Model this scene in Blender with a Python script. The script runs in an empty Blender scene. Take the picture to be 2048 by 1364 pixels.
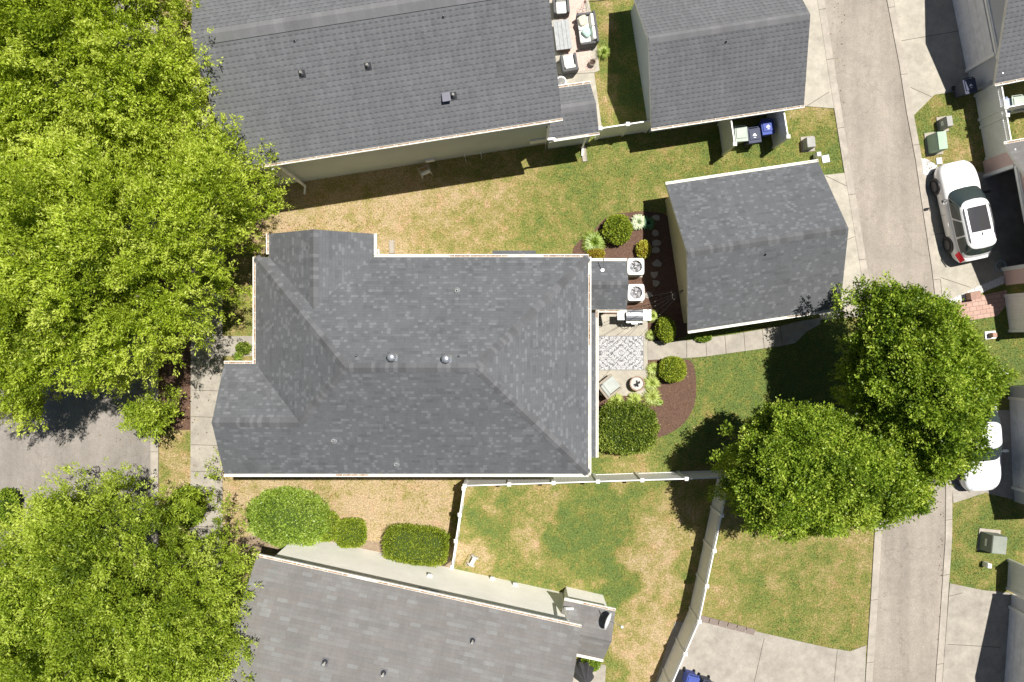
import bpy, math, random
import numpy as np
from mathutils import Vector, Matrix
random.seed(7); RNG = np.random.default_rng(7)
S = bpy.context.scene
COL = S.collection
H = 36.6; F = 1592.9; GS = F / H          # camera height, focal length (photo px), px per metre on the ground
# ---------------------------------------------------------------- camera, sky, sun
cam = bpy.data.cameras.new('camera'); cam.lens = 28; cam.sensor_width = 36; cam.clip_end = 2000
co = bpy.data.objects.new('camera', cam); COL.objects.link(co); co.location = (0, 0, H); S.camera = co
S.view_settings.view_transform = 'Standard'; S.view_settings.look = 'None'
S.view_settings.exposure = 0.45; S.view_settings.gamma = 1
SUNV = Vector((0.28, 0.20, 1.0)).normalized()       # towards the sun
el = math.asin(SUNV.z); az = math.atan2(SUNV.x, SUNV.y)
W_ = bpy.data.worlds.new('World'); S.world = W_; W_.use_nodes = True
nt = W_.node_tree; sky = nt.nodes.new('ShaderNodeTexSky'); sky.sky_type = 'NISHITA'; sky.sun_disc = False
sky.air_density = .6; sky.dust_density = .3; sky.sun_elevation = el; sky.sun_rotation = az
bg = nt.nodes['Background']; bg.inputs['Strength'].default_value = 0.05
nt.links.new(sky.outputs[0], bg.inputs[0])
sl = bpy.data.lights.new('sun', 'SUN'); sl.energy = 5.0; sl.angle = math.radians(0.53); sl.color = (1, .955, .88)
so = bpy.data.objects.new('sun', sl); COL.objects.link(so)
so.rotation_euler = SUNV.to_track_quat('Z', 'Y').to_euler()

# ---------------------------------------------------------------- helpers
def G(px, py, z=0.0):                        # a ground point read off the survey grid (43.5 units per metre)
    return Vector(((px - 1024) / GS, (682 - py) / GS, z))
def P(px, py, z):                            # a point at height z
    s = (H - z) / F
    return Vector(((px - 1024) * s, (682 - py) * s, z))
def onplane(px, py, p0, n):                  # a point on a roof plane
    o = Vector((0, 0, H)); d = Vector(((px - 1024) / F, (682 - py) / F, -1))
    t = (p0 - o).dot(n) / d.dot(n)
    return o + d * t
ORG = {}
class MB:
    def __init__(s): s.v = []; s.f = []; s.m = []; s.uv = {}
    def add(s, vs, fs, m=0):
        b = len(s.v); s.v += [tuple(v) for v in vs]
        for f in fs: s.f.append([b + i for i in f]); s.m.append(m)
        return s
    def quad(s, *p, m=0): return s.add(p, [list(range(len(p)))], m)
    def box(s, c, d, rz=0, m=0, tilt=None):
        R = Matrix.Rotation(rz, 3, 'Z')
        if tilt is not None: R = R @ tilt
        vs = [Vector(c) + R @ Vector((x * d[0] / 2, y * d[1] / 2, z * d[2] / 2)) for x in (-1, 1) for y in (-1, 1) for z in (-1, 1)]
        return s.add(vs, [(0,1,3,2), (4,6,7,5), (0,4,5,1), (2,3,7,6), (0,2,6,4), (1,5,7,3)], m)
    def beam(s, a, b, w, h, m=0):            # box from a to b, width w horizontal, height h
        a = Vector(a); b = Vector(b); d = (b - a); L = d.length; d.normalize()
        up = Vector((0, 0, 1)) if abs(d.z) < .95 else Vector((0, 1, 0))
        x = d.cross(up).normalized(); y = x.cross(d).normalized()
        vs = [q + x * (i * w / 2) + y * (j * h / 2) for q in (a, b) for i, j in ((-1,-1), (1,-1), (1,1), (-1,1))]
        return s.add(vs, [(0,3,2,1), (4,5,6,7), (0,1,5,4), (1,2,6,5), (2,3,7,6), (3,0,4,7)], m)
    def prism(s, poly, z0, z1, m=0, top=1.0):
        n = len(poly); c = Vector((sum(p[0] for p in poly) / n, sum(p[1] for p in poly) / n))
        lo = [(p[0], p[1], z0) for p in poly]
        hi = [(c.x + (p[0] - c.x) * top, c.y + (p[1] - c.y) * top, z1) for p in poly]
        ar = sum(poly[i][0] * poly[(i+1) % n][1] - poly[(i+1) % n][0] * poly[i][1] for i in range(n))
        if ar < 0: lo.reverse(); hi.reverse()
        return s.add(lo + hi, [list(range(n))[::-1], list(range(n, 2 * n))] + [(i, (i+1) % n, n + (i+1) % n, n + i) for i in range(n)], m)
    def tube(s, pts, r, n=8, m=0):
        pts = [Vector(p) for p in pts]; rs = r if isinstance(r, (list, tuple)) else [r] * len(pts)
        rings = []
        for i, p in enumerate(pts):
            d = (pts[min(i+1, len(pts)-1)] - pts[max(i-1, 0)]).normalized()
            up = Vector((0, 0, 1)) if abs(d.z) < .9 else Vector((0, 1, 0))
            x = d.cross(up).normalized(); y = d.cross(x).normalized()
            rings.append([p + (x * math.cos(2*math.pi*k/n) + y * math.sin(2*math.pi*k/n)) * rs[i] for k in range(n)])
        vs = [v for r_ in rings for v in r_]; fs = []
        for i in range(len(pts) - 1):
            for k in range(n): fs.append((i*n+k, i*n+(k+1) % n, (i+1)*n+(k+1) % n, (i+1)*n+k))
        fs.append(list(range(n))[::-1]); fs.append([(len(pts)-1)*n+k for k in range(n)])
        return s.add(vs, fs, m)
    def lathe(s, prof, c=(0, 0, 0), n=24, m=0):
        c = Vector(c); vs = []; fs = []
        for r, z in prof:
            for k in range(n): vs.append(c + Vector((r * math.cos(2*math.pi*k/n), r * math.sin(2*math.pi*k/n), z)))
        for i in range(len(prof) - 1):
            for k in range(n): fs.append((i*n+k, i*n+(k+1) % n, (i+1)*n+(k+1) % n, (i+1)*n+k))
        return s.add(vs, fs, m)
    def grid(s, rows, m=0, closed=False):
        n = len(rows[0]); vs = [v for r in rows for v in r]; fs = []
        for i in range(len(rows) - 1):
            for k in range(n if closed else n - 1): fs.append((i*n+k, i*n+(k+1) % n, (i+1)*n+(k+1) % n, (i+1)*n+k))
        return s.add(vs, fs, m)
    def build(s, name, mats, parent=None, bevel=0, smooth=False, subsurf=0, uvmode=None):
        me = bpy.data.meshes.new(name)
        org = ORG.get(parent, Vector((0, 0, 0))) if parent else Vector((0, 0, 0))
        me.from_pydata([(v[0]-org.x, v[1]-org.y, v[2]-org.z) for v in s.v], [], s.f)
        if not isinstance(mats, (list, tuple)): mats = [mats]
        for q in mats: me.materials.append(q)
        me.polygons.foreach_set('material_index', s.m)
        if smooth: me.polygons.foreach_set('use_smooth', [True] * len(s.f))
        if uvmode:
            uv = me.uv_layers.new(name='UVMap')
            for p in me.polygons:
                n = p.normal
                u = Vector((0, 0, 1)).cross(n)
                u = u.normalized() if u.length > 1e-4 else Vector((1, 0, 0))
                v = n.cross(u)
                for li in p.loop_indices:
                    q = me.vertices[me.loops[li].vertex_index].co
                    uv.data[li].uv = (q.dot(u), q.dot(v))
        o = bpy.data.objects.new(name, me); COL.objects.link(o)
        if bevel:
            b = o.modifiers.new('bevel', 'BEVEL'); b.width = bevel; b.segments = 2; b.limit_method = 'ANGLE'; b.angle_limit = .6
        if subsurf:
            b = o.modifiers.new('sub', 'SUBSURF'); b.levels = subsurf; b.render_levels = subsurf
        if parent: o.parent = parent; ORG[o] = org
        return o
def thing(name, label, cat, loc=(0, 0, 0), group=None):
    o = bpy.data.objects.new(name, None); COL.objects.link(o); o.location = loc; o.empty_display_size = .2
    o['label'] = label; o['category'] = cat
    if group: o['group'] = group
    ORG[o] = Vector(loc); return o
def tag(o, label, cat, group=None):
    o['label'] = label; o['category'] = cat
    if group: o['group'] = group
    return o
def struct(o, kind='structure'): o['kind'] = kind; return o
def copy_tree(o, parent=None):
    c = o.copy(); COL.objects.link(c)
    if parent: c.parent = parent
    for ch in list(o.children): copy_tree(ch, c)
    return c
def place(o, loc, rz=0): o.location = loc; o.rotation_euler = (0, 0, rz); return o

# ---------------------------------------------------------------- materials
def newmat(name):
    m = bpy.data.materials.new(name); m.use_nodes = True; t = m.node_tree
    return m, t, t.nodes['Principled BSDF']
def nd(t, k, **kw):
    n = t.nodes.new(k)
    for a, b in kw.items():
        if a in n.inputs.keys() if isinstance(a, str) else False: n.inputs[a].default_value = b
        else: setattr(n, a, b)
    return n
def mth(t, op, a, b=None, c=None):
    n = t.nodes.new('ShaderNodeMath'); n.operation = op
    for i, q in enumerate((a, b, c)):
        if q is None: continue
        if isinstance(q, (int, float)): n.inputs[i].default_value = q
        else: t.links.new(q, n.inputs[i])
    return n.outputs[0]
def mixc(t, fac, a, b, mode='MIX'):
    n = t.nodes.new('ShaderNodeMix'); n.data_type = 'RGBA'; n.blend_type = mode
    for i, q in ((0, fac), (6, a), (7, b)):
        if isinstance(q, (int, float)): n.inputs[i].default_value = q
        elif isinstance(q, (tuple, list)): n.inputs[i].default_value = (*q, 1)
        else: t.links.new(q, n.inputs[i])
    return n.outputs[2]
def noise(t, scale, detail=4, rough=.6, vec=None):
    n = t.nodes.new('ShaderNodeTexNoise'); n.inputs['Scale'].default_value = scale
    n.inputs['Detail'].default_value = detail; n.inputs['Roughness'].default_value = rough
    if vec is None:
        g = t.nodes.new('ShaderNodeNewGeometry'); vec = g.outputs['Position']
    t.links.new(vec, n.inputs['Vector']); return n.outputs['Fac']
def ramp(t, fac, stops):
    n = t.nodes.new('ShaderNodeValToRGB'); e = n.color_ramp.elements
    while len(e) < len(stops): e.new(.5)
    for i, (p, c) in enumerate(stops):
        e[i].position = p; e[i].color = (*c, 1) if isinstance(c, (tuple, list)) else (c, c, c, 1)
    t.links.new(fac, n.inputs[0]); return n.outputs[0]
def bump(t, b, h, strength=.3, dist=.02):
    n = t.nodes.new('ShaderNodeBump'); n.inputs['Strength'].default_value = strength; n.inputs['Distance'].default_value = dist
    t.links.new(h, n.inputs['Height']); t.links.new(n.outputs[0], b.inputs['Normal'])
def plain(name, c, rough=.6, metal=0, c2=None, scale=3, fine=0, bmp=0, coat=0):
    m, t, b = newmat(name); b.inputs['Roughness'].default_value = rough; b.inputs['Metallic'].default_value = metal
    if coat: b.inputs['Coat Weight'].default_value = coat; b.inputs['Coat Roughness'].default_value = .04
    if c2 is None: c2 = tuple(x * .82 for x in c)
    f = ramp(t, noise(t, scale), [(.35, c), (.68, c2)])
    if fine:
        f = mixc(t, fine, f, ramp(t, noise(t, 60, 2), [(.35, .25), (.65, 1.0)]), 'MULTIPLY')
    t.links.new(f, b.inputs['Base Color'])
    if bmp: bump(t, b, noise(t, 40, 3), bmp, .01)
    return m
def concrete(name, c, stain=.75):
    m, t, b = newmat(name); b.inputs['Roughness'].default_value = .85
    a = ramp(t, noise(t, 1.1, 6, .65), [(.3, c), (.7, tuple(x * stain for x in c))])
    a = mixc(t, .75, a, ramp(t, noise(t, 3, 7, .75), [(.35, 1.05), (.7, .72)]), 'MULTIPLY')
    a = mixc(t, .5, a, ramp(t, noise(t, .9, 3, .6), [(.62, 1.0), (.74, .66)]), 'MULTIPLY')
    a = mixc(t, .7, a, ramp(t, noise(t, 45, 2), [(.3, .72), (.7, 1.0)]), 'MULTIPLY')
    t.links.new(a, b.inputs['Base Color']); bump(t, b, noise(t, 60, 3), .25, .005); return m
def asphalt(name, c):
    m, t, b = newmat(name); b.inputs['Roughness'].default_value = .9
    g = t.nodes.new('ShaderNodeNewGeometry')
    mp = t.nodes.new('ShaderNodeMapping'); mp.inputs['Scale'].default_value = (1, .12, 1); mp.inputs['Rotation'].default_value = (0, 0, .14)
    t.links.new(g.outputs['Position'], mp.inputs[0])
    a = ramp(t, noise(t, 1.2, 4, .6, mp.outputs[0]), [(.3, tuple(x * .85 for x in c)), (.7, tuple(x * 1.18 for x in c))])
    a = mixc(t, .5, a, ramp(t, noise(t, 3.5, 6, .7), [(.3, .8), (.7, 1.12)]), 'MULTIPLY')
    v = t.nodes.new('ShaderNodeTexVoronoi'); v.inputs['Scale'].default_value = 55
    t.links.new(g.outputs['Position'], v.inputs['Vector'])
    a = mixc(t, .45, a, ramp(t, v.outputs['Color'], [(.15, .55), (.9, 1.3)]), 'MULTIPLY')
    a = mixc(t, .5, a, ramp(t, noise(t, .6, 6, .75), [(.35, .78), (.65, 1.12)]), 'MULTIPLY')
    # fine meandering cracks
    v2 = t.nodes.new('ShaderNodeTexVoronoi'); v2.feature = 'DISTANCE_TO_EDGE'; v2.inputs['Scale'].default_value = .45
    nz = t.nodes.new('ShaderNodeTexNoise'); nz.inputs['Scale'].default_value = 1.6; nz.inputs['Detail'].default_value = 5
    t.links.new(g.outputs['Position'], nz.inputs['Vector'])
    va = t.nodes.new('ShaderNodeVectorMath'); va.operation = 'ADD'
    t.links.new(g.outputs['Position'], va.inputs[0]); t.links.new(nz.outputs['Color'], va.inputs[1])
    t.links.new(va.outputs[0], v2.inputs['Vector'])
    a = mixc(t, .3, a, ramp(t, v2.outputs['Distance'], [(0, .4), (.012, 1.0)]), 'MULTIPLY')
    t.links.new(a, b.inputs['Base Color']); bump(t, b, v.outputs['Distance'], .3, .01); return m
def shingles(name, base, light, dark, row=.145, w=.2, plight=.16, line=.12, tabs=0.0, brown=None, var=.5, fvmax=.45):
    m, t, b = newmat(name); b.inputs['Roughness'].default_value = .82; b.inputs['Specular IOR Level'].default_value = .3
    uv = t.nodes.new('ShaderNodeTexCoord'); sp = t.nodes.new('ShaderNodeSeparateXYZ'); t.links.new(uv.outputs['UV'], sp.inputs[0])
    vr = mth(t, 'DIVIDE', sp.outputs[1], row); r = mth(t, 'FLOOR', vr); fv = mth(t, 'SUBTRACT', vr, r)
    def wn(dim, *a):
        n = t.nodes.new('ShaderNodeTexWhiteNoise'); n.noise_dimensions = dim
        if dim == '1D': t.links.new(a[0], n.inputs['W'])
        else:
            cb = t.nodes.new('ShaderNodeCombineXYZ')
            for i, q in enumerate(a): t.links.new(q, cb.inputs[i])
            t.links.new(cb.outputs[0], n.inputs['Vector'])
        return n.outputs['Value']
    off = mth(t, 'MULTIPLY', wn('1D', r), 7.3)
    def cells(width):
        u = mth(t, 'ADD', mth(t, 'DIVIDE', sp.outputs[0], width), off); c = mth(t, 'FLOOR', u)
        return mth(t, 'SUBTRACT', u, c), wn('2D', c, r)
    fu, k1 = cells(w); fu2, k2 = cells(w * 2.37)
    col = ramp(t, k1, [(0, tuple(x * (1 - .25 * var) for x in base)), (1, tuple(x * (1 + .25 * var) for x in base))])
    if brown: col = mixc(t, ramp(t, k2, [(.35, 0.0), (.6, 1.0)]), col, mixc(t, .6, brown, col))
    li = mth(t, 'GREATER_THAN', k1, 1 - plight)
    col = mixc(t, li, col, light)
    li2 = mth(t, 'MULTIPLY', mth(t, 'GREATER_THAN', k2, 1 - plight * .5), .5)
    col = mixc(t, li2, col, light)
    if not tabs: dk = mth(t, 'MULTIPLY', mth(t, 'LESS_THAN', k2, .12), .5); col = mixc(t, dk, col, dark)
    if tabs:
        q = mth(t, 'MULTIPLY', mth(t, 'LESS_THAN', fv, fvmax), mth(t, 'LESS_THAN', fu, .5))
        col = mixc(t, mth(t, 'MULTIPLY', q, tabs), col, dark)
        q2 = mth(t, 'MULTIPLY', mth(t, 'GREATER_THAN', fv, .72), mth(t, 'GREATER_THAN', fu, .55))
        col = mixc(t, mth(t, 'MULTIPLY', q2, .35), col, light)
    ln = mth(t, 'MULTIPLY', mth(t, 'LESS_THAN', fv, line), .6); col = mixc(t, ln, col, dark)
    col = mixc(t, .5, col, ramp(t, noise(t, .7, 6, .7), [(.3, .8), (.7, 1.15)]), 'MULTIPLY')
    mp = t.nodes.new('ShaderNodeMapping'); mp.inputs['Scale'].default_value = (3.2, .22, 1); t.links.new(uv.outputs['UV'], mp.inputs[0])
    col = mixc(t, .6, col, ramp(t, noise(t, 1.0, 5, .7, mp.outputs[0]), [(.3, .84), (.7, 1.12)]), 'MULTIPLY')
    col = mixc(t, .8, col, ramp(t, noise(t, 70, 2), [(.3, .7), (.7, 1.25)]), 'MULTIPLY')
    t.links.new(col, b.inputs['Base Color']); bump(t, b, fv, .35, .012)
    return m
def siding(name, c, lap=.115, rough=.55):
    m, t, b = newmat(name); b.inputs['Roughness'].default_value = rough
    g = t.nodes.new('ShaderNodeNewGeometry'); sp = t.nodes.new('ShaderNodeSeparateXYZ'); t.links.new(g.outputs['Position'], sp.inputs[0])
    q = mth(t, 'FRACT', mth(t, 'DIVIDE', sp.outputs[2], lap))
    a = ramp(t, noise(t, .8, 4), [(.3, c), (.75, tuple(x * .86 for x in c))])
    a = mixc(t, mth(t, 'MULTIPLY', mth(t, 'LESS_THAN', q, .1), .22), a, tuple(x * .45 for x in c))
    t.links.new(a, b.inputs['Base Color']); bump(t, b, mth(t, 'SUBTRACT', 1.0, q), 1, .022); return m
def leafmat(name, c1, c2, c3, trans=.35, spec=.3):
    m, t, b = newmat(name); b.inputs['Roughness'].default_value = .42; b.inputs['Specular IOR Level'].default_value = spec
    at = t.nodes.new('ShaderNodeAttribute'); at.attribute_name = 'tone'
    a = ramp(t, at.outputs['Fac'], [(0, c1), (.5, c2), (1, c3)])
    a = mixc(t, .5, a, ramp(t, noise(t, .5, 3), [(.3, .8), (.7, 1.2)]), 'MULTIPLY')
    t.links.new(a, b.inputs['Base Color'])
    tr = t.nodes.new('ShaderNodeBsdfTranslucent'); t.links.new(mixc(t, 1, a, (1.35, 1.25, .5), 'MULTIPLY'), tr.inputs[0])
    mx = t.nodes.new('ShaderNodeMixShader'); mx.inputs[0].default_value = trans
    t.links.new(b.outputs[0], mx.inputs[1]); t.links.new(tr.outputs[0], mx.inputs[2])
    t.links.new(mx.outputs[0], t.nodes['Material Output'].inputs[0]); return m
def glass(name, c=(.02, .03, .035), rough=.06):
    m, t, b = newmat(name); b.inputs['Base Color'].default_value = (*c, 1); b.inputs['Roughness'].default_value = rough
    b.inputs['Specular IOR Level'].default_value = .8; return m
M = {}
M['roof_main'] = shingles('charcoal_shingles', (.122, .128, .137), (.162, .169, .180), (.092, .096, .102), row=.125, w=.14, plight=.15, var=.22)
M['roof_north'] = shingles('grey_shingles', (.138, .142, .151), (.185, .19, .20), (.072, .075, .085), row=.2, w=.23, plight=.0, tabs=.72, line=.10, var=.3, fvmax=.30)
M['roof_white'] = shingles('brown_grey_shingles', (.190, .185, .180), (.212, .213, .210), (.152, .146, .142), row=.16, w=.40, plight=.10, line=.10, brown=(.172, .152, .144), var=.3)
M['cap_main'] = shingles('charcoal_ridge_shingles', (.118, .12, .127), (.155, .158, .168), (.085, .087, .094), row=9, w=.16, plight=.2, line=0, var=.3)
M['cap_north'] = shingles('grey_ridge_shingles', (.175, .177, .185), (.19, .19, .2), (.15, .15, .16), row=9, w=.45, plight=.1, line=0, var=.15)
M['trim'] = plain('white_trim', (.84, .82, .76), .5, c2=(.7, .67, .6))
M['debris'] = plain('gutter_leaf_litter', (.36, .19, .095), .9, c2=(.62, .55, .45), scale=9, fine=.8)
M['gut_in'] = plain('gutter_inside', (.70, .67, .60), .6, c2=(.50, .42, .33), scale=4)
M['s_main'] = siding('pale_yellow_siding', (.66, .60, .38))
M['s_north'] = siding('sage_siding', (.50, .55, .55))
M['s_white'] = siding('cream_siding', (.93, .91, .84))
M['s_lav'] = siding('white_siding', (.74, .74, .78))
M['s_grey'] = siding('pale_grey_siding', (.5, .52, .56))
M['s_pink'] = siding('pink_siding', (.78, .55, .50))
M['vinyl'] = plain('white_vinyl', (.87, .87, .86), .4, c2=(.8, .8, .79))
M['door_white'] = plain('white_garage_door_paint', (.82, .83, .87), .45)
M['glass'] = glass('window_glass')
M['conc'] = concrete('pale_concrete', (.52, .48, .40))
M['conc2'] = concrete('weathered_concrete', (.46, .42, .36), .7)
M['kerb'] = concrete('kerb_concrete', (.50, .45, .385), .72)
M['joint'] = plain('joint_dirt', (.10, .085, .065), .95)
M['asph'] = asphalt('worn_asphalt', (.315, .278, .236))
M['asph_l'] = asphalt('street_asphalt', (.265, .24, .215))
M['mulch'] = plain('bark_mulch', (.215, .125, .085), .95, c2=(.12, .065, .045), scale=14, fine=.9, bmp=.8)
M['black'] = plain('black_plastic', (.025, .026, .03), .45)
M['metal'] = plain('galvanised_metal', (.62, .63, .65), .32, .85)
M['metal_d'] = plain('dark_metal', (.10, .10, .11), .4, .6)
M['tyre'] = plain('tyre_rubber', (.02, .02, .021), .85)
M['soil'] = plain('potting_soil', (.05, .035, .025), 1)
M['bark'] = plain('tree_bark', (.20, .16, .125), .9, c2=(.11, .085, .065), scale=8, bmp=.6)
M['leaf_a'] = leafmat('bright_leaves', (.145, .22, .018), (.43, .55, .042), (.66, .75, .15), .44)
M['leaf_b'] = leafmat('mid_leaves', (.12, .19, .018), (.36, .48, .042), (.58, .68, .13), .44)
M['leaf_c'] = leafmat('myrtle_leaves', (.055, .105, .010), (.25, .38, .032), (.56, .66, .11), .36)
M['leaf_box'] = leafmat('boxwood_leaves', (.10, .16, .012), (.25, .33, .03), (.46, .50, .06), .2)
M['leaf_holly'] = leafmat('holly_leaves', (.045, .08, .01), (.15, .22, .022), (.40, .46, .09), .15, .4)
M['leaf_green'] = leafmat('round_shrub_leaves', (.10, .18, .02), (.26, .38, .04), (.46, .56, .15), .2, .4)
M['leaf_lime'] = leafmat('lime_blades', (.24, .34, .05), (.46, .55, .12), (.66, .72, .28), .25)
M['leaf_hosta'] = leafmat('variegated_leaves', (.12, .25, .12), (.4, .5, .3), (.68, .74, .52), .2)
M['leaf_hosta2'] = leafmat('blue_green_leaves', (.05, .15, .07), (.08, .22, .10), (.12, .28, .13), .2)
M['leaf_red'] = leafmat('gold_red_leaves', (.30, .10, .03), (.40, .34, .04), (.50, .50, .07), .2)

# ---------------------------------------------------------------- numpy noise
def vnoise(x, y, sc, seed=0):
    r = np.random.default_rng(seed).random((256, 256)); x = np.asarray(x) * sc + 500; y = np.asarray(y) * sc + 500
    xi = np.floor(x).astype(int); yi = np.floor(y).astype(int); fx = x - xi; fy = y - yi
    fx = fx*fx*(3-2*fx); fy = fy*fy*(3-2*fy); a = lambda i, j: r[i % 256, j % 256]
    return (a(xi, yi)*(1-fx)+a(xi+1, yi)*fx)*(1-fy) + (a(xi, yi+1)*(1-fx)+a(xi+1, yi+1)*fx)*fy
def fbm(x, y, sc, seed=0, oct=5):
    v = 0; amp = .5; tot = 0
    for i in range(oct): v = v + amp * vnoise(x, y, sc * 2**i, seed + i); tot += amp; amp *= .62
    return v / tot

# ---------------------------------------------------------------- ground (one sheet to the horizon)
fx = np.arange(-28, 28.01, .16); fy = np.arange(-19, 19.01, .16)
X = np.concatenate([[-900, -300, -120, -60, -40, -32], fx, [32, 40, 60, 120, 300, 900]])
Y = np.concatenate([[-900, -300, -120, -60, -36, -24], fy, [24, 36, 60, 120, 300, 900]])
XX, YY = np.meshgrid(X, Y); nx, ny = len(X), len(Y)
wx = XX + (fbm(XX, YY, .5, 60, 4) - .5) * 3.2; wy = YY + (fbm(XX, YY, .5, 70, 4) - .5) * 3.2
px_, py_ = wx * GS + 1024, 682 - wy * GS
# turf dryness, plus shade painted in beside the north garage: (x, y, radius, value)
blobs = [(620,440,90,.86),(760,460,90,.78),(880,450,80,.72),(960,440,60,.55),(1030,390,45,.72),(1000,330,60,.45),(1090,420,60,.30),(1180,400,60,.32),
 (1250,340,60,.30),(1150,340,50,.22),(650,390,60,.9),(800,370,70,.8),(1400,290,60,.28),(1520,290,60,.20),(1620,250,30,.62),(1660,310,40,.2),(1250,120,35,.02),(1207,60,20,.6),(1212,200,22,.5),(1270,190,30,.05),(1255,60,30,.05),(1225,120,15,.3),  # lowest values left of the north garage darken the grass to deepen its shadow
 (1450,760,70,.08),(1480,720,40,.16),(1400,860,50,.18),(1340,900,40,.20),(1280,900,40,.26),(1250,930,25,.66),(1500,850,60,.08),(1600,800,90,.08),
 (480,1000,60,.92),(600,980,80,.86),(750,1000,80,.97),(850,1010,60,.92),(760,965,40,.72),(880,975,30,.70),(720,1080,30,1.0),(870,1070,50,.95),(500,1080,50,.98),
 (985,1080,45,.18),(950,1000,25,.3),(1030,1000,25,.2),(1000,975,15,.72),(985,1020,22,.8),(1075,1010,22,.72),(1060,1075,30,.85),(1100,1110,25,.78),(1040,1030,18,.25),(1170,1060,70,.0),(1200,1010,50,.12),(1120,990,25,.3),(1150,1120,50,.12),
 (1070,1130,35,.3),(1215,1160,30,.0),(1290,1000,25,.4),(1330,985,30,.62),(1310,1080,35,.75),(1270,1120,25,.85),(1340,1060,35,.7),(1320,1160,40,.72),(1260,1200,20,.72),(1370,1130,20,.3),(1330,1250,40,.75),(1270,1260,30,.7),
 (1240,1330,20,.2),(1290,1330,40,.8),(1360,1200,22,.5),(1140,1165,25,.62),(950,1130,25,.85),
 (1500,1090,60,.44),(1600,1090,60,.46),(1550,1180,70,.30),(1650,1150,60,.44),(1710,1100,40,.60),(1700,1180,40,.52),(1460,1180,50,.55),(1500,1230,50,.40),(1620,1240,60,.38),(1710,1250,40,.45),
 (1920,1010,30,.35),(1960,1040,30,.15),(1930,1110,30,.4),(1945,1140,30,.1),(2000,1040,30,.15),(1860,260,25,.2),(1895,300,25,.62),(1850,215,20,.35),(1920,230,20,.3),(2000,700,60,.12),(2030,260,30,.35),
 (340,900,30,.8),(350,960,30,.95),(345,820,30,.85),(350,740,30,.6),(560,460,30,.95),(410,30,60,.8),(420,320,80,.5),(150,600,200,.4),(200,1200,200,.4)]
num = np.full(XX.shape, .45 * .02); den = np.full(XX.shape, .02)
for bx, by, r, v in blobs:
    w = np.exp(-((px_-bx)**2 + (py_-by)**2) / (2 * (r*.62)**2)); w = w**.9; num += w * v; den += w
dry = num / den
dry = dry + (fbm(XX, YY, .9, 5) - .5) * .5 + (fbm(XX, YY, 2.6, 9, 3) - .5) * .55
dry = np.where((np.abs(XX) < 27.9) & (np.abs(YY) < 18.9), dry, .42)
me = bpy.data.meshes.new('ground')
zz = np.where((np.abs(XX) < 27) & (np.abs(YY) < 18.5), (fbm(XX, YY, .8, 3) - .5) * .012 - .004, -.004)
vs = np.stack([XX, YY, zz], -1).reshape(-1, 3)
idx = np.arange(nx * ny).reshape(ny, nx)
fs = np.stack([idx[:-1, :-1], idx[:-1, 1:], idx[1:, 1:], idx[1:, :-1]], -1).reshape(-1, 4)
me.from_pydata(vs.tolist(), [], fs.tolist())
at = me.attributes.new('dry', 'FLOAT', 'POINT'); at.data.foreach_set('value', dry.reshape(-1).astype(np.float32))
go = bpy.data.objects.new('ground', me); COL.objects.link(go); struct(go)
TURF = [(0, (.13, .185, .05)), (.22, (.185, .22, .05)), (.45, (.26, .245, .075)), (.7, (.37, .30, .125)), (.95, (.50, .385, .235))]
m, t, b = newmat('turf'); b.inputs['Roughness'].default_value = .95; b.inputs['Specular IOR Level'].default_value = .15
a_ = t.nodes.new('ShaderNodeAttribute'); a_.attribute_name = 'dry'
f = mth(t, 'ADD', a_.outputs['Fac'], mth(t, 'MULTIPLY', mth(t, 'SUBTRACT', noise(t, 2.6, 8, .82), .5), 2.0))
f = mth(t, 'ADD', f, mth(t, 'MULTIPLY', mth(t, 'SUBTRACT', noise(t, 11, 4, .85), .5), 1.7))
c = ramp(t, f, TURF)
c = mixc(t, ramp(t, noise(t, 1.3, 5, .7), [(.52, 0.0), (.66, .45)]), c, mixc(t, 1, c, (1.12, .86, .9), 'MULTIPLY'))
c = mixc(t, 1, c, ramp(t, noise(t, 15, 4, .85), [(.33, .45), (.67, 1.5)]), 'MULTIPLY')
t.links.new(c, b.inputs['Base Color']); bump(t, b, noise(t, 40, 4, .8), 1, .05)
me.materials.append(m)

# grass blades standing in the lawns (short turf: one object)
def inpoly(x, y, poly):
    x = np.asarray(x); y = np.asarray(y); c = np.zeros(x.shape, bool); n = len(poly)
    for i in range(n):
        x1, y1 = poly[i]; x2, y2 = poly[(i+1) % n]
        if y1 == y2: continue
        c ^= ((y1 > y) != (y2 > y)) & (x < (x2-x1) * (y-y1) / (y2-y1) + x1)
    return c
def GP(pts): return [tuple(G(*p)[:2]) for p in pts]
def quads(name, v, tone, mat, parent=None, extra=None):
    """v: (N,4,3) leaf quads, tone: (N,)"""
    org = np.array(ORG.get(parent, Vector((0, 0, 0)))) if parent else np.zeros(3)
    N = len(v); me = bpy.data.meshes.new(name)
    me.vertices.add(N * 4); me.vertices.foreach_set('co', (v.reshape(-1, 3) - org).astype(np.float32).ravel())
    me.loops.add(N * 4); me.loops.foreach_set('vertex_index', np.arange(N * 4, dtype=np.int32))
    me.polygons.add(N); me.polygons.foreach_set('loop_start', np.arange(0, N * 4, 4, dtype=np.int32))
    me.update(calc_edges=True); me.validate()
    at = me.attributes.new('tone', 'FLOAT', 'FACE'); at.data.foreach_set('value', tone.astype(np.float32))
    me.materials.append(mat)
    o = bpy.data.objects.new(name, me); COL.objects.link(o)
    if parent: o.parent = parent; ORG[o] = Vector(org)
    return o
def unit(a): return a / np.maximum(np.linalg.norm(a, axis=-1, keepdims=True), 1e-6)
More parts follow.
